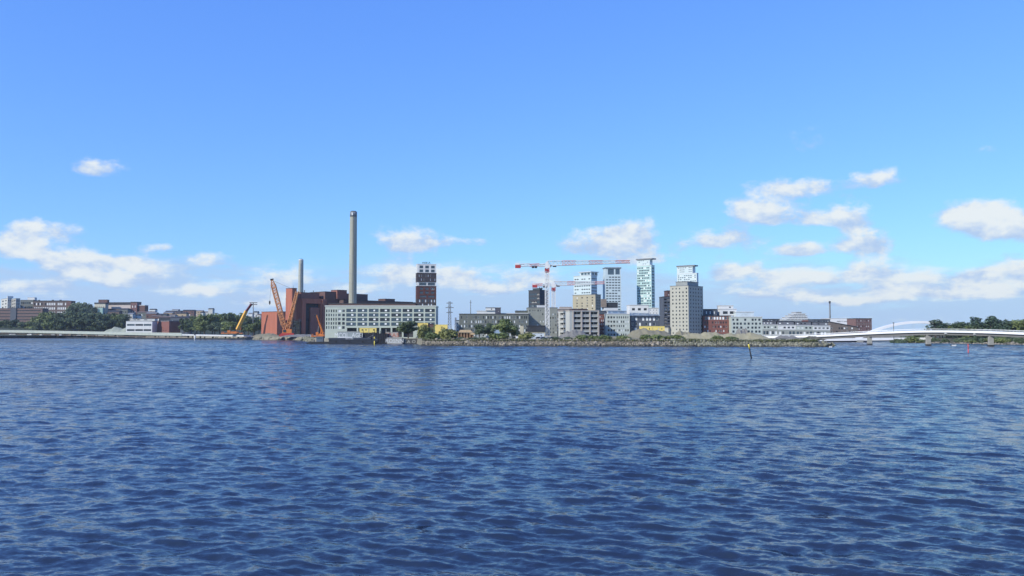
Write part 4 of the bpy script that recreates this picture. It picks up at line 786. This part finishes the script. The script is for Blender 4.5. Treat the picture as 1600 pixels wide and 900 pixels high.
for s in (-1, 1):
    m = MB(); m.prism([(-6, s*3.4-.7, .5), (-5, s*3.4-.7, 0), (9, s*3.4-.7, 0), (10, s*3.4-.7, .6), (10, s*3.4-.7, 1.6), (9, s*3.4-.7, 2.1), (-5, s*3.4-.7, 2.1), (-6, s*3.4-.7, 1.5)], (0, 1.4, 0)); m.build('crawler_track', STEEL_R, t)
m = MB(); m.box(-4.5, 8.5, -2.6, 2.6, 1.4, 3.4); m.build('base_frame', STEEL_R, t)
t = thing('scaffold_tower', 'dark scaffold tower standing at the red wall behind the crawler crane', 'scaffold', (kx(464)*872, 872, GZ)); m = MB(); truss(m, (0, 0, 0), (0, 0, zp(498, 872)-GZ), 5.5, 7, 5, .5, .3); m.build('frame', STEEL_D, t); m = MB(); m.box(-3.2, 3.2, -2.4, 2.4, 0, zp(499, 872)-GZ-1.5); m.build('netting', M('dark_netting', (.05, .06, .055), .9, .3, .8), t)
def wheel_set(t, xs, yy, r=.55, w=.35):
    for x in xs:
        for s in (-1, 1):
            m = MB(); m.tube((x, s*yy-w/2, r), (x, s*yy+w/2, r), r, None, 14); wo_ = m.build('wheel', TYRE, t, False); m = MB(); m.tube((x, s*yy-w/2-.02, r), (x, s*yy+w/2+.02, r), r*.55, None, 10); m.build('rim', STEEL_G, wo_)
def mobile_crane(label, px, Y, z, tip, joint, base, r0, colr, lower, upper, flip=1, jib=None, sc=1.):
    x = kx(px)*Y; t = thing('mobile_crane', label, 'crane', (x, Y, z)); q = lambda p, y: Vector((kx(p)*Y-x, 0, zp(y, Y)-z))
    m = MB(); m.box(-7.5*sc, 7.0*sc, -1.4, 1.4, .9, 1.7); m.box(-11*sc*1.0, -7.5*sc, -1.4, 1.4, .8, 1.6); m.build('carrier', colr, t)
    m = MB(); m.prism([(-11.5*sc, -1.35, .9), (-9.2*sc, -1.35, .9), (-9.2*sc, -1.35, 2.9), (-11.0*sc, -1.35, 2.9)], (0, 2.7, 0)); c = m.build('driver_cab', colr, t); m = MB(); m.box(-11.1*sc, -9.6*sc, -1.38, 1.38, 1.9, 2.6); m.build('cab_glass', GLASS, c)
    wheel_set(t, [v*sc for v in (-10, -8.2, -5.4, 1, 2.8, 4.6, 6.2)], 1.25)
    m = MB(); m.box(-4.5*sc, 3.4*sc, -1.3, 1.3, 1.75, 3.2); m.box(-6.0*sc, -3.6*sc, -1.5, 1.5, 2.0, 4.4); m.build('superstructure', colr, t)
    m = MB(); m.box(1.5*sc, 3.6*sc, -2.2, -1.31, 1.8, 3.9); c = m.build('operator_cab', colr, t); m = MB(); m.box(1.9*sc, 3.7*sc, -2.25, -1.5, 2.6, 3.6); m.build('cab_glass', GLASS, c)
    B, J, T = q(*base), q(*joint), q(*tip); m = MB(); m.beam(B, J, r0); m.build('boom_base', lower, t); m = MB(); m.beam(J-(J-B)*.05, T, r0*.68); m.build('boom_extension', upper, t)
    m = MB(); m.tube(B+Vector((3.0*sc*flip, 0, -.4)), B+(J-B)*.42, .32, None, 8); m.build('lift_cylinder', ORANGE, t)
    m = MB(); m.beam(T, T+Vector((1.6*flip, 0, -.5)), .7); m.tube(T+Vector((1.2*flip, 0, -.6)), T+Vector((1.2*flip, 0, -5)), .06, None, 4); m.build('boom_head', STEEL_D, t)
    m = MB(); m.tube((-4.2*sc, 0, 4.2), (-3.6*sc, 0, 9.0), .35, .25, 6); m.build('gantry_post', STEEL_G, t)
    return t
mobile_crane('yellow and orange mobile crane with raised boom on the bridge deck', 367, 900, zp(522.6, 900), (392.5, 475), (384.5, 486), (371, 515), 2.9, ORANGE, M('amber_paint', (.86, .48, .09), .5, .12, .5), M('dark_red_paint', (.16, .03, .03), .5), sc=1.25)
mobile_crane('small orange mobile crane with steep boom at the shore beside the barge', 503, 640, GZ, (494.5, 492), (499, 505), (505, 521), 1.0, ORANGE, ORANGE, ORANGE, -1, sc=.7)
# ---------------------------------------------------------------- masts
def lmast(name, label, cat, px, Y, ytop, w0, w1, arms=(), z=GZ, mat=STEEL_G):
    t = thing(name, label, cat, (kx(px)*Y, Y, z)); h = zp(ytop, Y)-z; m = MB(); truss(m, (0, 0, 0), (0, 0, h), w0, w0, 12, .35, .22, w1=w1, h1=w1); m.build('mast', mat, t)
    for a, l in arms: m = MB(); m.beam((-l, 0, h*a), (l, 0, h*a), .4); m.beam((-l, 0, h*a), (0, 0, h*a+1.5), .2); m.beam((l, 0, h*a), (0, 0, h*a+1.5), .2); m.build('crossarm', mat, t)
    return t
lmast('power_pylon', 'grey lattice power pylon between the office block and grey-green apartments', 'pylon', 702.5, 900, 471, 4, 1.6, ((.95, 3.5), (.82, 4.5), (.68, 3.5)))
lmast('lattice_pole', 'smaller dark lattice pole right of the power pylon', 'pylon', 712, 860, 496, 2, 1.2)
t = thing('antenna_mast', 'thin antenna mast above the grey-green apartment roof', 'mast', (kx(735.3)*720, 720, GZ)); m = MB(); m.tube((0, 0, 0), (0, 0, zp(469, 720)-GZ), .45, .28, 8); m.build('pole', STEEL_G, t); m = MB(); m.beam((-1, 0, 30), (1, 0, 30), .2); m.build('bracket', STEEL_G, t)
t = thing('floodlight_mast', 'tall floodlight mast above the trees beside the yellow crane boom', 'mast', (kx(395.5)*1000, 1000, GZ)); h = zp(473, 1000)-GZ; m = MB(); m.tube((0, 0, 0), (0, 0, h), .6, .4, 8); m.build('pole', STEEL_G, t)
for dz in (0, -2.2): m = MB(); m.box(-4.5, 4.5, -.8, .8, h+dz-.5, h+dz+.5); m.build('lamp_ring', STEEL_G, t)
t = thing('lamp_post', 'thin dark post beside the white arch of the far bridge', 'mast', (kx(1396)*560, 560, 0)); m = MB(); m.tube((0, 0, 0), (0, 0, zp(504.5, 560)), .22, .14, 8); m.build('pole', STEEL_D, t); m = MB(); m.box(-.5, .5, -.2, .2, zp(505, 560)-.1, zp(504.5, 560)+.2); m.build('lamp_head', STEEL_D, t)
# ---------------------------------------------------------------- bridge under construction, left
DECK = M('pale_deck_concrete', (.46, .50, .44), .8, .1, .15)
def ribbon(pts, prof, name, mat, parent):
    """sweep a y-z profile [(offset, dz)] along pts (path in plan with z)"""
    m = MB(); rings = []
    for i, p in enumerate(pts):
        d = (Vector(pts[min(i+1, len(pts)-1)])-Vector(pts[max(i-1, 0)])); d.z = 0; d.normalize(); nrm = Vector((-d.y, d.x, 0))
        rings.append([Vector(p)+nrm*o+Vector((0, 0, dz)) for o, dz in prof])
    for i in range(len(rings)-1):
        for j in range(len(prof)): k = (j+1) % len(prof); m.quad(rings[i][j], rings[i+1][j], rings[i+1][k], rings[i][k])
    m.poly(rings[0]); m.poly(list(reversed(rings[-1]))); return m.build(name, mat, parent)
def dpt(px, py, Y): x, z = at(px, py, Y); return (x, Y, z)
t = thing('construction_bridge', 'long low bridge deck on piles under construction at the left shore', 'bridge', (0, 0, 0))
pts = [dpt(-80, 515.3, 1240), dpt(60, 517.3, 1160), dpt(180, 519.6, 1060), dpt(290, 521.4, 965)]; pts2 = [dpt(290.3, 521.8, 964), dpt(340, 522.8, 930), dpt(387, 523.2, 897)]
ribbon(pts, [(-5, -.2), (-5, -2.6), (-3.4, -3.4), (5, -3.4), (5, -.2)], 'deck', DECK, t); ribbon(pts2, [(-5, -.3), (-5, -1.8), (5, -1.8), (5, -.3)], 'deck', ROOF_W, t)
ribbon(pts, [(-5.05, .9), (-5.05, .0), (-4.8, .0), (-4.8, .9)], 'parapet', DECK, t)
ribbon([(p[0], p[1]-4, p[2]-4.6) for p in pts+pts2[1:]], [(-1.2, .3), (-1.2, -.4), (1.2, -.4), (1.2, .3)], 'work_platform', M('timber_deck', (.22, .17, .13), .9, .4, .3), t)
allp = [Vector(p) for p in pts+pts2[1:]]; acc_ = [0]
for i in range(len(allp)-1): acc_.append(acc_[-1]+(allp[i+1]-allp[i]).length)
for i in range(56):
    s = acc_[-1]*(i+.5)/56; j = max(k for k in range(len(acc_)) if acc_[k] <= s); j = min(j, len(allp)-2); p = allp[j].lerp(allp[j+1], (s-acc_[j])/(acc_[j+1]-acc_[j]))
    m = MB(); dy = -4.5 if i % 2 else 1.; m.tube((p.x, p.y+dy, -2), (p.x, p.y+dy, p.z-2.4), .6 if i % 2 else .9, None, 8); m.build('pile', STEEL_D if i % 3 else CONC, t)
ribbon([(p[0], p[1]-5.5, 0) for p in pts+pts2[1:]], [(-.3, 1.4), (-.3, -1.2), (.3, -1.2), (.3, 1.4)], 'fender_beam', STEEL_D, t)
g = random.Random(4)
for i in range(16):
    px = g.uniform(2, 255); Y = 1240-260*(px+80)/370-9; zc = zp(521.3+px*.009, Y)
    o = thing('stacked_crate', 'white or tan material crate lying on the work platform under the bridge deck', 'crate', (kx(px)*Y, Y+5.2-.0, zc-1.6), g.uniform(-.2, .2), 'crates under the construction bridge'); w, h = g.uniform(1.0, 3.2), g.uniform(.9, 1.7)
    m = MB(); m.box(-w, w, -.9, .9, 0, h); m.build('crate_body', [WHITE, CONC, M('tan_timber', (.36, .27, .18), .8), STEEL_W][i % 4], o); m = MB(); [m.box(-w*.9+k*w*.6, -w*.9+k*w*.6+.15, -.95, .95, 0, h+.06) for k in range(4)]; m.build('batten', STEEL_G, o)['kind'] = 'stuff'
# ---------------------------------------------------------------- footbridge, right
WB = M('bridge_white', (.95, .95, .94), .5, .04, .1); GIRD = M('girder_grey', (.24, .23, .22), .7, .12, .2)
def spl(p, n=8):
    out_ = []; p = [Vector(q) for q in p]
    for i in range(len(p)-1):
        a, b_, c, d = p[max(i-1, 0)], p[i], p[i+1], p[min(i+2, len(p)-1)]
        for k in range(n): u = k/n; out_.append(.5*((2*b_)+(c-a)*u+(2*a-5*b_+4*c-d)*u*u+(3*b_-a-3*c+d)*u**3))
    return out_+[p[-1]]
t = thing('footbridge', 'long white footbridge with grey girder curving on concrete piers to the island', 'bridge', (0, 0, 0))
fb = spl([dpt(1191, 525.6, 590), dpt(1235, 525.0, 576), dpt(1290, 523.2, 556), dpt(1340, 520.6, 536), dpt(1390, 518.2, 518), dpt(1450, 516.4, 500), dpt(1520, 517.0, 480), dpt(1600, 519.6, 458), dpt(1720, 526, 430)])
ribbon(fb, [(-2.6, 0), (-2.6, -1.15), (2.6, -1.15), (2.6, 0)], 'deck', WB, t)
ribbon(fb[12:], [(-1.7, -1.16), (-1.3, -2.75), (1.3, -2.75), (1.7, -1.16)], 'girder', GIRD, t)
ribbon(fb, [(-2.55, 1.0), (-2.55, .88), (-2.45, .88), (-2.45, 1.0)], 'handrail', WB, t); ribbon(fb, [(2.45, 1.0), (2.45, .88), (2.55, .88), (2.55, 1.0)], 'handrail', WB, t)
m = MB()
for i in range(len(fb)-1):
    for k in range(5): p = fb[i].lerp(fb[i+1], k/5); [m.box(p.x-.04, p.x+.04, p.y+s-.04, p.y+s+.04, p.z, p.z+.9) for s in (-2.5, 2.5)]
tag(m.build('railing_post', STEEL_W, t), kind='stuff')
for px in (1360, 1452, 1544, 1640):
    p = min(fb, key=lambda v: abs(v.x/v.y-kx(px))); m = MB(); m.prism([(p.x-1.25, p.y-.9, -2), (p.x+1.25, p.y-.9, -2), (p.x+1.15, p.y-.9, p.z-2.6), (p.x-1.15, p.y-.9, p.z-2.6)], (0, 1.8, 0)); pr = m.build('pier', CONC, t); m = MB(); m.box(p.x-1.4, p.x+1.4, p.y-1.1, p.y+1.1, -1.5, .8); m.build('waterline_band', STEEL_D, pr)
for px in (1472, 1522):
    p = min(fb, key=lambda v: abs(v.x/v.y-kx(px))); m = MB(); m.box(p.x-.8, p.x+.8, p.y-2.9, p.y-1.75, p.z-2.1, p.z-1.2); m.build('navigation_sign', WHITE, t)
t = thing('arch_bridge', 'white tied arch bridge half hidden by the wooded island', 'bridge', (0, 0, 0))
ab = [dpt(1255+k*35, 529.2-k*.35 if k < 5 else 527.4, 660) for k in range(9)]
ribbon(ab, [(-4, 0), (-4, -1.9), (4, -1.9), (4, 0)], 'deck', WB, t); ribbon([(p[0], p[1], p[2]-1.9) for p in ab], [(-2.5, 0), (-2.5, -.9), (2.5, -.9), (2.5, 0)], 'girder', STEEL_D, t)
for oy in (-1.3, 1.3):
    m = MB(); ap = [Vector((dpt(1338+194*u, 530-26.6*4*u*(1-u), 660)[0], 660+oy, dpt(1338+194*u, 530-26.6*4*u*(1-u), 660)[2])) for u in np.linspace(0, 1, 25)]
    rg = []
    for i, p_ in enumerate(ap):
        d_ = (ap[min(i+1, 24)]-ap[max(i-1, 0)]).normalized(); n_ = Vector((-d_.z, 0, d_.x)); rg.append([p_+n_*.95+Vector((0, -.6, 0)), p_+n_*.95+Vector((0, .6, 0)), p_-n_*.95+Vector((0, .6, 0)), p_-n_*.95+Vector((0, -.6, 0))])
    for i in range(24):
        for j in range(4): m.quad(rg[i][j], rg[i+1][j], rg[i+1][(j+1) % 4], rg[i][(j+1) % 4])
    m.build('arch_rib', WB, t)
    for u in range(3, 22, 2): m = MB(); m.tube(ap[u], (ap[u].x, ap[u].y, zp(528, 660)), .05, None, 4); m.build('hanger', STEEL_W, t)
for px in (1340, 1532): x = kx(px)*660; m = MB(); m.box(x-2.5, x+2.5, 656, 664, -2, zp(530.5, 660)-.6); m.build('abutment', CONC, t)
# ---------------------------------------------------------------- quay with graffiti, barge, raft
DKQ = M('dark_quay_steel', (.035, .036, .042), .8, .3, .2); HULL = M('barge_hull', (.03, .036, .05), .5, .3, .3); HULLT = M('barge_gunwale', (.055, .065, .09), .5, .2, .3); SPRAY = M('white_spray_paint', (.78, .80, .80), .7, .05); SPRAYR = M('red_spray_paint', (.50, .16, .10), .7, .2)
def qbox(name, label, cat, px0, px1, y0, y1, Y, dep, mat, rootz=None):
    x0, x1 = kx(px0)*Y, kx(px1)*Y; zb, zt = zp(y1, Y), zp(y0, Y); t = thing(name, label, cat, ((x0+x1)/2, Y, zb)); w = (x1-x0)/2; m = MB(); m.box(-w, w, 0, dep, 0, zt-zb); m.build('body', mat, t); return t, w, zt-zb
t, w, h = qbox('concrete_wall', 'grey concrete quay wall painted with big white graffiti letters', 'wall', 528, 562, 518.5, 532, 577, 1.2, M('grey_wall_concrete', (.34, .38, .38), .85, .15, .3))
sign('MCOL  AGEI', 3.3, .03, SPRAY, 'graffiti', t, (0, -.035, h*.36), 0, .80); m = MB(); m.box(-w-.1, w+.1, -.1, 1.3, h+.003, h+.3); m.build('coping', CONC, t)
m = MB(); m.box(-w, w*.35, -.03, -.012, h*.30, h*.42); m.build('paint_band', SPRAY, t)
t, w, h = qbox('sheet_pile_quay', 'dark steel sheet pile quay between the two graffiti walls', 'quay', 560, 606, 521, 540, 580, 8, DKQ); m = MB(); [m.box(-w+k*1.2, -w+k*1.2+.6, -.3, -.003, 0, h) for k in range(int(2*w/1.2))]; tag(m.build('sheet_pile', DKQ, t), kind='stuff')
for k in range(5): m = MB(); m.tube((-w+3+k*4, 2, h), (-w+3+k*4, 2, h+random.uniform(1.2, 3.5)), .2, None, 6); m.build('mooring_post', [STEEL_D, CONC, STEEL_D][k % 3], t)
t, w, h = qbox('concrete_wall', 'white graffiti covered concrete block at the water beside the sheet piles', 'wall', 605, 628.5, 528.2, 540, 576, 4, CONC)
sign('ROSNN', 2.6, .03, SPRAY, 'graffiti', t, (0, -.035, h*.42), 0, 1.05); m = MB(); m.box(-w*.96, w*.9, -.028, -.012, h*.38, h*.42); m.build('paint_band', SPRAY, t); m = MB(); m.box(-w-.1, w+.1, -.12, 4.1, h+.003, h+.35); m.build('coping', CONC, t)
t, w, h = qbox('concrete_wall', 'wall with red and white graffiti above the white painted block', 'wall', 603, 622, 519.5, 529, 584, 1, M('peach_wall', (.50, .42, .36), .85))
sign('BRAS', 2.9, .03, SPRAYR, 'graffiti', t, (0, -.035, h*.25), 0, 1.1); sign('oo', 1.8, .02, SPRAY, 'graffiti', t, (-w*.55, -.04, h*.2), 0, 1.1); m = MB(); m.box(-w-.1, w+.1, -.1, 1.1, h+.003, h+.25); m.build('coping', CONC, t)
# arched concrete culvert wall
Y = 578; x0, x1 = kx(629)*Y, kx(656)*Y; t = thing('culvert_wall', 'dark concrete quay wall with small grey graffiti under the dark tree', 'wall', ((x0+x1)/2, Y, -1.5)); w = (x1-x0)/2; zt = zp(529.5, Y)+1.5
m = MB(); m.prism([(-w, 0, 0), (w+3, 0, 0), (w, 0, zt*.55), (w-2, 0, zt), (-w, 0, zt)], (0, 3, 0)); m.build('body', M('dark_concrete', (.09, .09, .085), .9, .4, .3), t)
sign('LA O', 2.2, .03, M('grey_spray_paint', (.5, .5, .44), .7), 'graffiti', t, (-.6, -.035, 2.0), 0, 1.15)
# barge
Y = 566; x0, x1 = kx(514)*Y, kx(590)*Y; L_ = x1-x0; t = thing('barge', 'long dark flat barge moored in front of the graffiti wall', 'barge', ((x0+x1)/2, Y, 0)); w = L_/2; hz_ = zp(530.6, Y)
m = MB(); m.prism([(-w+2.5, 0, -.8), (w-3, 0, -.8), (w, 0, hz_*.55), (w, 0, hz_), (-w, 0, hz_), (-w, 0, hz_*.4)], (0, 8, 0)); m.build('hull', HULL, t)
m = MB(); m.box(-w-.15, w*.72, -.25, 8.2, hz_+.003, hz_+1.15); m.build('gunwale', HULLT, t)
sign('NIIITA-IIISA', .85, .03, SPRAY, 'hull_lettering', t, (-2.5, -.3, hz_+.18), 0, .92)
m = MB(); m.tube((w*.8, 2, hz_), (w*.8, 2, hz_+4.6), .14, .1, 6); m.beam((w*.8, 2, hz_+3), (w*.55, 2, hz_+.9), .16); m.beam((w*.8, 2, hz_+1.2), (w*.95, 2, hz_+.2), .2); m.build('davit', STEEL_G, t)
for k in range(4): m = MB(); m.tube((-w+5+k*9, -.28, hz_*.5), (-w+5+k*9, -.02, hz_*.5), .55, None, 10); m.build('fender', TYRE, t)
Y = 572; x0, x1 = kx(479.5)*Y, kx(516)*Y; t = thing('work_raft', 'low work raft with a small blue-grey cabin beside the barge', 'raft', ((x0+x1)/2, Y, 0)); w = (x1-x0)/2
m = MB(); m.prism([(-w, 0, -.5), (w, 0, -.5), (w, 0, 1.5), (-w+2, 0, 1.4), (-w, 0, .6)], (0, 7, 0)); m.build('pontoon', DKQ, t)
m = MB(); m.box(-1.6, 3.0, .8, 4.6, 1.42, 4.9); c = m.build('cabin', M('blue_grey_paint', (.13, .16, .20), .5), t); m = MB(); m.box(-1.8, 3.2, .6, 4.8, 4.903, 5.1); m.build('cabin_roof', STEEL_G, c); m = MB(); m.box(-1.0, 2.4, .74, .79, 3.2, 4.5); m.build('window', GLASSB, c)
m = MB(); [m.box(-w+1+k*1.5, -w+2.2+k*1.5, 1+k % 2, 2.6, 1.2, 2.0+.5*(k % 3)) for k in range(3)]; tag(m.build('deck_clutter', GREY, t), kind='stuff')
# ---------------------------------------------------------------- site cabins and containers
def cabin(label, px0, px1, y0, y1, Y, dep, mat, nw=3, rows=1, sty='g', name='site_cabin', z=None):
    b = Bld(name, label, px0, Y, 2, base=zp(y1, Y) if z is None else z, cat='cabin'); W_ = b.u(px1); H_ = zp(y0, Y)-b.base
    for r_ in range(rows): b.block(0, W_, 0, dep, H_*r_/rows+(.05 if r_ else 0), H_*(r_+1)/rows, mat, Rz=[(nw, 1, .30, .42, .04, .96, .25, .95, sty, {'skip': .25})], roof=mat if r_ == rows-1 else None, lip=.08, rt=.18, name='cabin_shell')
    for u in (0, W_/2, W_): m = MB(); m.box(u-.12, u+.12, -.09, -.004, 0, H_); b.part('corner_post', m, mat)
    return b
YG = M('cabin_yellow', (.86, .68, .20), .55, .08, .4)
cabin('yellow site cabin raised above the dark sheet pile quay', 562, 588, 512.7, 519.7, 586, 3, YG, 4)
m = MB(); t = thing('cabin_trestle', 'dark trestle carrying the yellow cabin above the quay', 'trestle', (kx(575)*586, 586, zp(521.2, 586))); m.box(-5, 5, .3, 2.6, 0, .9); m.build('trestle_beam', STEEL_D, t)
m = MB(); m.box(-.2, .2, .5, 1, -.4, 0); m.build('post', STEEL_G, t)
c = cabin('tall stack of yellow site cabins behind the dark quay tree', 653, 668.5, 505, 523, 600, 5, YG, 2, 3, z=GZ)
m = MB(); W_ = c.u(668.5); m.prism([(-1.6, -1.0, 0), (-1.0, -1.0, 0), (W_*.6, -1.0, 6.), (W_*.6-.7, -1.0, 6.)], (0, .9, 0)); c.part('stair', m, STEEL_G)
cabin('long yellow two-storey cabin right of the dark stairwell', 677, 699, 507.5, 523, 602, 4, YG, 4, 2, z=GZ)
b = Bld('stairwell', 'dark stairwell box between the yellow cabins', 669, 601, 2, cat='stairwell'); b.block(0, b.u(677), 0, 4, 0, b.z(506.5), DARK_BR, roof=ROOF_D); m = MB(); m.prism([(0, -.25, .2), (b.u(677), -.25, 6), (b.u(677), -.25, 7), (0, -.25, 1.2)], (0, .2, 0)); b.part('stair_rail', m, YG)
cabin('row of stacked yellow site cabins behind the khaki gravel heap', 1001, 1038, 510, 523, 565, 5, YG, 7, 2, 'gGb', z=GZ)
cabin('blue and white site cabin beside the slender young trees', 768, 781, 513, 523, 560, 4, M('pale_blue_cabin', (.36, .47, .60), .6), 4, 2, 'bG', z=GZ)
cabin('long low white and blue site hut below the tower cranes', 818, 850, 521.4, 526, 555, 3, M('pale_cabin', (.60, .66, .70), .6), 5, 1, z=GZ)
cabin('pale grey container in front of the grey-green apartments', 745, 759, 520.5, 526, 530, 3, M('container_grey', (.45, .50, .50), .6), 2, 1, z=GZ)
# timber shelter
Y = 520; t = thing('timber_shelter', 'orange timber stack shelter with pitched roof on the stone bank', 'shelter', (kx(727)*Y, Y, GZ)); k = Y/F; TIM = M('orange_timber', (.60, .44, .27), .8, .2, .8)
zt = zp(519.5, Y)-GZ; m = MB(); m.prism([(-11*k, -.3, zt), (12*k, -.3, zt), (8*k, -.3, zt+1.6), (-8*k, -.3, zt+1.6)], (0, 5, 0)); m.build('roof', TIM, t)
for s in range(6): m = MB(); xx = (-11+s*4.6)*k; m.box(xx-.15, xx+.15, 0, .3, 0, zt); m.build('post', TIM, t)
m = MB(); m.box(-13*k, 13*k, -.5, 4, -.2, .95); m.build('timber_base', TIM, t); m = MB(); m.box(-11.5*k, 12.5*k, 1, 3.8, 1.0, zt-.4); m.build('stacked_boards', M('dark_timber', (.16, .085, .05), .9, .4, .7), t); m = MB(); m.box(8.5*k, 14.5*k, -.6, 3, zt-1.4, zt-.4); m.build('side_awning', TIM, t)
# ---------------------------------------------------------------- vehicles
def car_meshes(van):
    L_, h = (5.2, 2.2) if van else (4.4, 1.45); m = MB()
    prof = [(-L_/2, .35), (L_/2, .35), (L_/2, .85), (L_*.42, 1.0), (L_*.30, h), (-L_/2+.1, h), (-L_/2, .9)] if van else [(-L_/2, .35), (L_/2, .35), (L_/2, .75), (L_*.26, .92), (L_*.08, h), (-L_*.30, h), (-L_*.46, .95), (-L_/2, .85)]
    m.prism([(x, -.86, z) for x, z in prof], (0, 1.72, 0)); body = m
    g_ = MB(); a = (.30, .12) if van else (.19, -.38); g_.prism([(L_*a[0], -.88, 1.0 if not van else 1.25), (L_*(a[0]-.12), -.88, h-.12), (L_*a[1]*.6, -.88, h-.12), (L_*a[1], -.88, 1.0 if not van else 1.25)], (0, 1.76, 0))
    return body, g_
CARM = {c: M('car_'+c, v, .3, .03, spec=.6) for c, v in {'white': (.75, .75, .75), 'black': (.015, .016, .02), 'blue': (.04, .06, .14), 'silver': (.35, .36, .38), 'red': (.32, .03, .03)}.items()}
cm = {v: car_meshes(v) for v in (0, 1)}; cme = {}
def car(label, px, Y, colr, van=0, rz=0., z=GZ, group=None):
    t = thing('parked_van' if van else 'parked_car', label, 'van' if van else 'car', (kx(px)*Y, Y, z), rz, group)
    if (van, colr) not in cme: cme[van, colr] = cm[van][0].mesh('body', CARM[colr]), cm[van][1].mesh('window_band', GLASS)
    link('body', cme[van, colr][0], t); link('window_band', cme[van, colr][1], t); wheel_set(t, (-1.4, 1.4), .78, .33, .22)
GC = 'cars parked below the tower cranes'
for k, (px, c) in enumerate([(842, 'black'), (849.5, 'blue'), (857, 'silver'), (864, 'black')]):
    car({'black': 'black car parked in the row below the tower cranes', 'blue': 'dark blue car in the row below the tower cranes', 'silver': 'silver car in the row below the tower cranes'}[c], px, 540, c, 0, .1*k, group=GC)
car('white van parked beside the pale grey container', 766, 535, 'white', 1); car('white van parked under the largest shore tree', 812, 545, 'white', 1)
car('black car parked beside the low cream posted building', 806, 550, 'black', 0); car('red van parked under the power plant wall', 474, 800, 'red', 1); car('silver van below the power plant wall', 484, 800, 'silver', 1); car('white car standing at the power plant shore', 489, 790, 'white', 0)
# excavator on the khaki heap
Y = 505; t = thing('excavator', 'dark excavator working among the bushes at the concrete block', 'excavator', (kx(920)*Y, Y, GZ)); 
for s in (-1, 1): m = MB(); m.prism([(-2, s*1.2-.3, .2), (-1.6, s*1.2-.3, 0), (1.6, s*1.2-.3, 0), (2, s*1.2-.3, .2), (2, s*1.2-.3, .7), (1.6, s*1.2-.3, .9), (-1.6, s*1.2-.3, .9), (-2, s*1.2-.3, .7)], (0, .6, 0)); m.build('crawler_track', TYRE, t)
m = MB(); m.box(-1.9, 1.2, -1.2, 1.2, .95, 2.1); m.build('machine_body', STEEL_G, t); m = MB(); m.box(.2, 1.5, -1.15, -.1, 2.1, 3.1); m.build('cab', STEEL_D, t); m = MB(); m.beam((1.2, .3, 1.8), (3.6, .3, 4.2), .45); m.beam((3.6, .3, 4.2), (5.2, .3, 2.4), .35); m.build('boom', STEEL_D, t); m = MB(); m.prism([(4.8, -.2, 2.5), (5.7, -.2, 2.3), (5.4, -.2, 1.3), (4.7, -.2, 1.5)], (0, 1, 0)); m.build('bucket', STEEL_D, t)
# ---------------------------------------------------------------- spar buoys and boats
def spar(label, px, ytop, ybase, segs, r, lean=0.):
    Y = EYE*F/(ybase-519)*1.0; z1 = zp(ytop, Y); t = thing('spar_buoy', label, 'buoy', (kx(px)*Y, Y, 0)); t.rotation_euler = (0, lean, 0); L_ = z1/math.cos(lean)
    for a, b_, mt in segs: m = MB(); m.tube((0, 0, -1 if a == 0 else L_*a), (0, 0, L_*b_), r, r, 10); m.build('band', mt, t, True)
    m = MB(); m.tube((0, 0, L_), (0, 0, L_+.25), r*.7, r*.15, 8); m.build('top_cone', segs[-1][2], t)
BY = M('buoy_yellow', (.85, .70, .10), .4, .04); BK = M('buoy_black', (.012, .013, .016), .5); BRd = M('buoy_red', (.75, .07, .05), .45, .05)
spar('yellow and black spar buoy leaning to the left in open water', 1173.3, 536, 559.5, [(0, .62, BK), (.62, .93, BY), (.93, 1., BK)], .2, R(-11))
spar('red spar buoy in the water before the wooded island', 1511.5, 538.3, 551.5, [(0, .45, BRd), (.45, 1., BRd)], .16)
spar('white and black spar buoy in front of the construction bridge', 305, 519.8, 532, [(0, .66, WHITE), (.66, 1., BK)], .62)
spar('yellow and black banded spar buoy in front of the dark barge', 585.3, 524.5, 539.2, [(0, .45, BY), (.45, .62, BK), (.62, .88, BY), (.88, 1., BK)], .28)
def boat(label, px, yb, L_=3.6):
    Y = EYE*F/(yb-519); t = thing('motor_boat', label, 'boat', (kx(px)*Y, Y, 0)); m = MB()
    m.prism([(-L_/2, -.7, -.2), (L_*.35, -.7, -.2), (L_/2, -.7, .75), (-L_/2, -.7, .65)], (0, 1.4, 0)); m.build('hull', STEEL_W, t); m = MB(); m.prism([(-L_*.1, -.55, .66), (L_*.22, -.55, .7), (L_*.1, -.55, 1.25), (-L_*.1, -.55, 1.25)], (0, 1.1, 0)); m.build('windscreen', GLASSB, t); m = MB(); m.box(-L_/2-.35, -L_/2, -.2, .2, -.1, .9); m.build('outboard_motor', STEEL_D, t)
boat('small white motor boat moored off the wooded island shore', 1489, 540.5, 2.6); boat('small white boat near the tip of the stone bank', 1296.5, 543.2, 1.6)
# ---------------------------------------------------------------- thin sea haze
hm_ = bpy.data.materials.new('haze_air'); hm_.use_nodes = True; t_ = hm_.node_tree; t_.nodes.clear(); ov = t_.nodes.new('ShaderNodeOutputMaterial'); pv = t_.nodes.new('ShaderNodeVolumePrincipled')
pv.inputs['Color'].default_value = (.80, .90, 1, 1); pv.inputs['Density'].default_value = .00005; pv.inputs['Anisotropy'].default_value = .2; t_.links.new(pv.outputs[0], ov.inputs['Volume'])
m = MB(); m.box(-2700, 3300, -150, 9100, -4, 170); tag(m.build('haze', hm_), 'thin pale sea haze over the bay', 'haze', kind='stuff')
